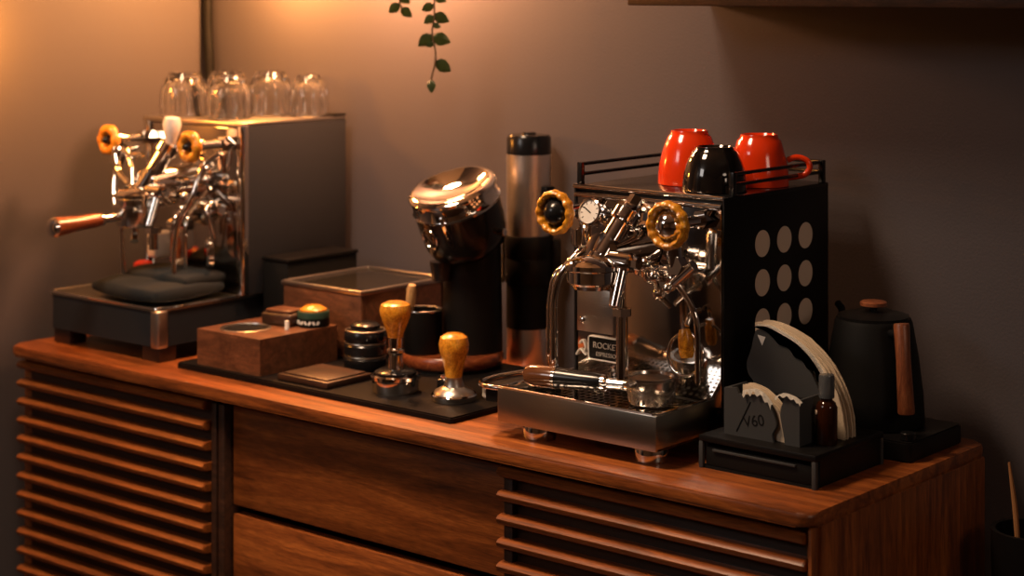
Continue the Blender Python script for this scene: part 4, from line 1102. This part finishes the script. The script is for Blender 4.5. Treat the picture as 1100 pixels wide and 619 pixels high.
# dropper bottle
tx, ty = 1.500, 0.158
p = thing('spray_bottle', 'small amber bottle with clear grey cap beside the filter holder', 'bottle', (tx, ty, kz))
bm = B(); lathe(bm, [(0, 0), (0.0125, 0), (0.0135, 0.002), (0.0135, 0.046), (0.011, 0.052), (0.0075, 0.055), (0.0075, 0.060), (0, 0.060)], (tx, ty, kz), None, 28); obj('bottle_body', bm, 'amber', p)
bm = B(); lathe(bm, [(0, 0.058), (0.0098, 0.058), (0.0098, 0.084), (0.009, 0.0865), (0, 0.0865)], (tx, ty, kz), None, 28); obj('cap', bm, 'cap_glass', p, 'clear grey cap')
bm = B(); lathe(bm, [(0, 0), (0.003, 0), (0.003, 0.001), (0, 0.001)], (tx - 0.0085, ty - 0.0105, kz + 0.040), front_mtx(0) @ RY(-38), 14); obj('label_dot', bm, 'copper_disc', p, 'small pale dot')

# ------------------------------------------------------------------ kettle on its base
p = thing('heating_base', 'flat black electric kettle base behind the filter holder', 'kettle base', (1.465, 0.355, ZT))
bm = B(); prism(bm, rrect(1.375, 1.548, 0.283, 0.430, 0.008, 4), XY, ZT, 0.826)
bmesh.ops.bevel(bm, geom=[e for e in bm.edges if abs(e.verts[0].co.z - e.verts[1].co.z) < 1e-6], offset=0.002, segments=2, affect='EDGES')
obj('base_body', bm, 'black_satin', p)
bm = B(); cyl(bm, 0.010, 0, 0.010, (1.536, 0.300, 0.826), None, 24, 0.001); obj('dial', bm, 'black', p)
kx, ky, kb = 1.452, 0.360, 0.8265
p = thing('kettle', 'matt black kettle with brown wooden grip and wooden lid knob', 'kettle', (kx, ky, kb))
bm = B(); lathe(bm, [(0, 0), (0.066, 0), (0.068, 0.003), (0.066, 0.04), (0.060, 0.09), (0.052, 0.135), (0.050, 0.140), (0, 0.140)], (kx, ky, kb), None, 48); obj('body', bm, 'black_matte', p)
bm = B(); lathe(bm, [(0, 0.140), (0.048, 0.140), (0.048, 0.144), (0.030, 0.149), (0, 0.150)], (kx, ky, kb), None, 40); ld = obj('lid', bm, 'black_satin', p)
bm = B(); cyl(bm, 0.005, 0.149, 0.156, (kx, ky, kb), None, 16); obj('knob_stem', bm, 'black', ld)
bm = B(); lathe(bm, [(0, 0.156), (0.016, 0.156), (0.018, 0.157), (0.018, 0.161), (0.016, 0.1625), (0, 0.1625)], (kx, ky, kb), None, 28); obj('lid_knob', bm, 'red_wood_z', ld, 'brown wooden lid knob')
hd = Vector((0.83, -0.56, 0)).normalized()
hb = Vector((kx, ky, kb))
bm = B(); tube(bm, [hb + hd * 0.050 + Vector((0, 0, 0.128)), hb + hd * 0.068 + Vector((0, 0, 0.130)), hb + hd * 0.082 + Vector((0, 0, 0.134))], 0.0062, 12); obj('handle_bracket', bm, 'black', p)
a = hb + hd * 0.080 + Vector((0, 0, 0.146)); b = hb + hd * 0.090 + Vector((0.002, 0, 0.030))
q = (b - a).normalized().to_track_quat('Z', 'Y').to_matrix(); L_ = (b - a).length
bm = B(); lathe(bm, [(0, 0), (0.0095, 0), (0.0105, 0.002), (0.0095, L_ * 0.4), (0.0112, L_ - 0.002), (0.010, L_), (0, L_)], a, q, 24); obj('handle_grip', bm, 'red_wood_z', p, 'brown wooden grip')
bm = B(); sd = -hd
tube(bm, [hb + sd * 0.062 + Vector((0, 0, 0.02)), hb + sd * 0.085 + Vector((0, 0, 0.03)), hb + sd * 0.090 + Vector((0, 0, 0.08)), hb + sd * 0.095 + Vector((0, 0, 0.13)), hb + sd * 0.110 + Vector((0, 0, 0.142))], 0.005, 12); obj('gooseneck_spout', bm, 'black_matte', p)
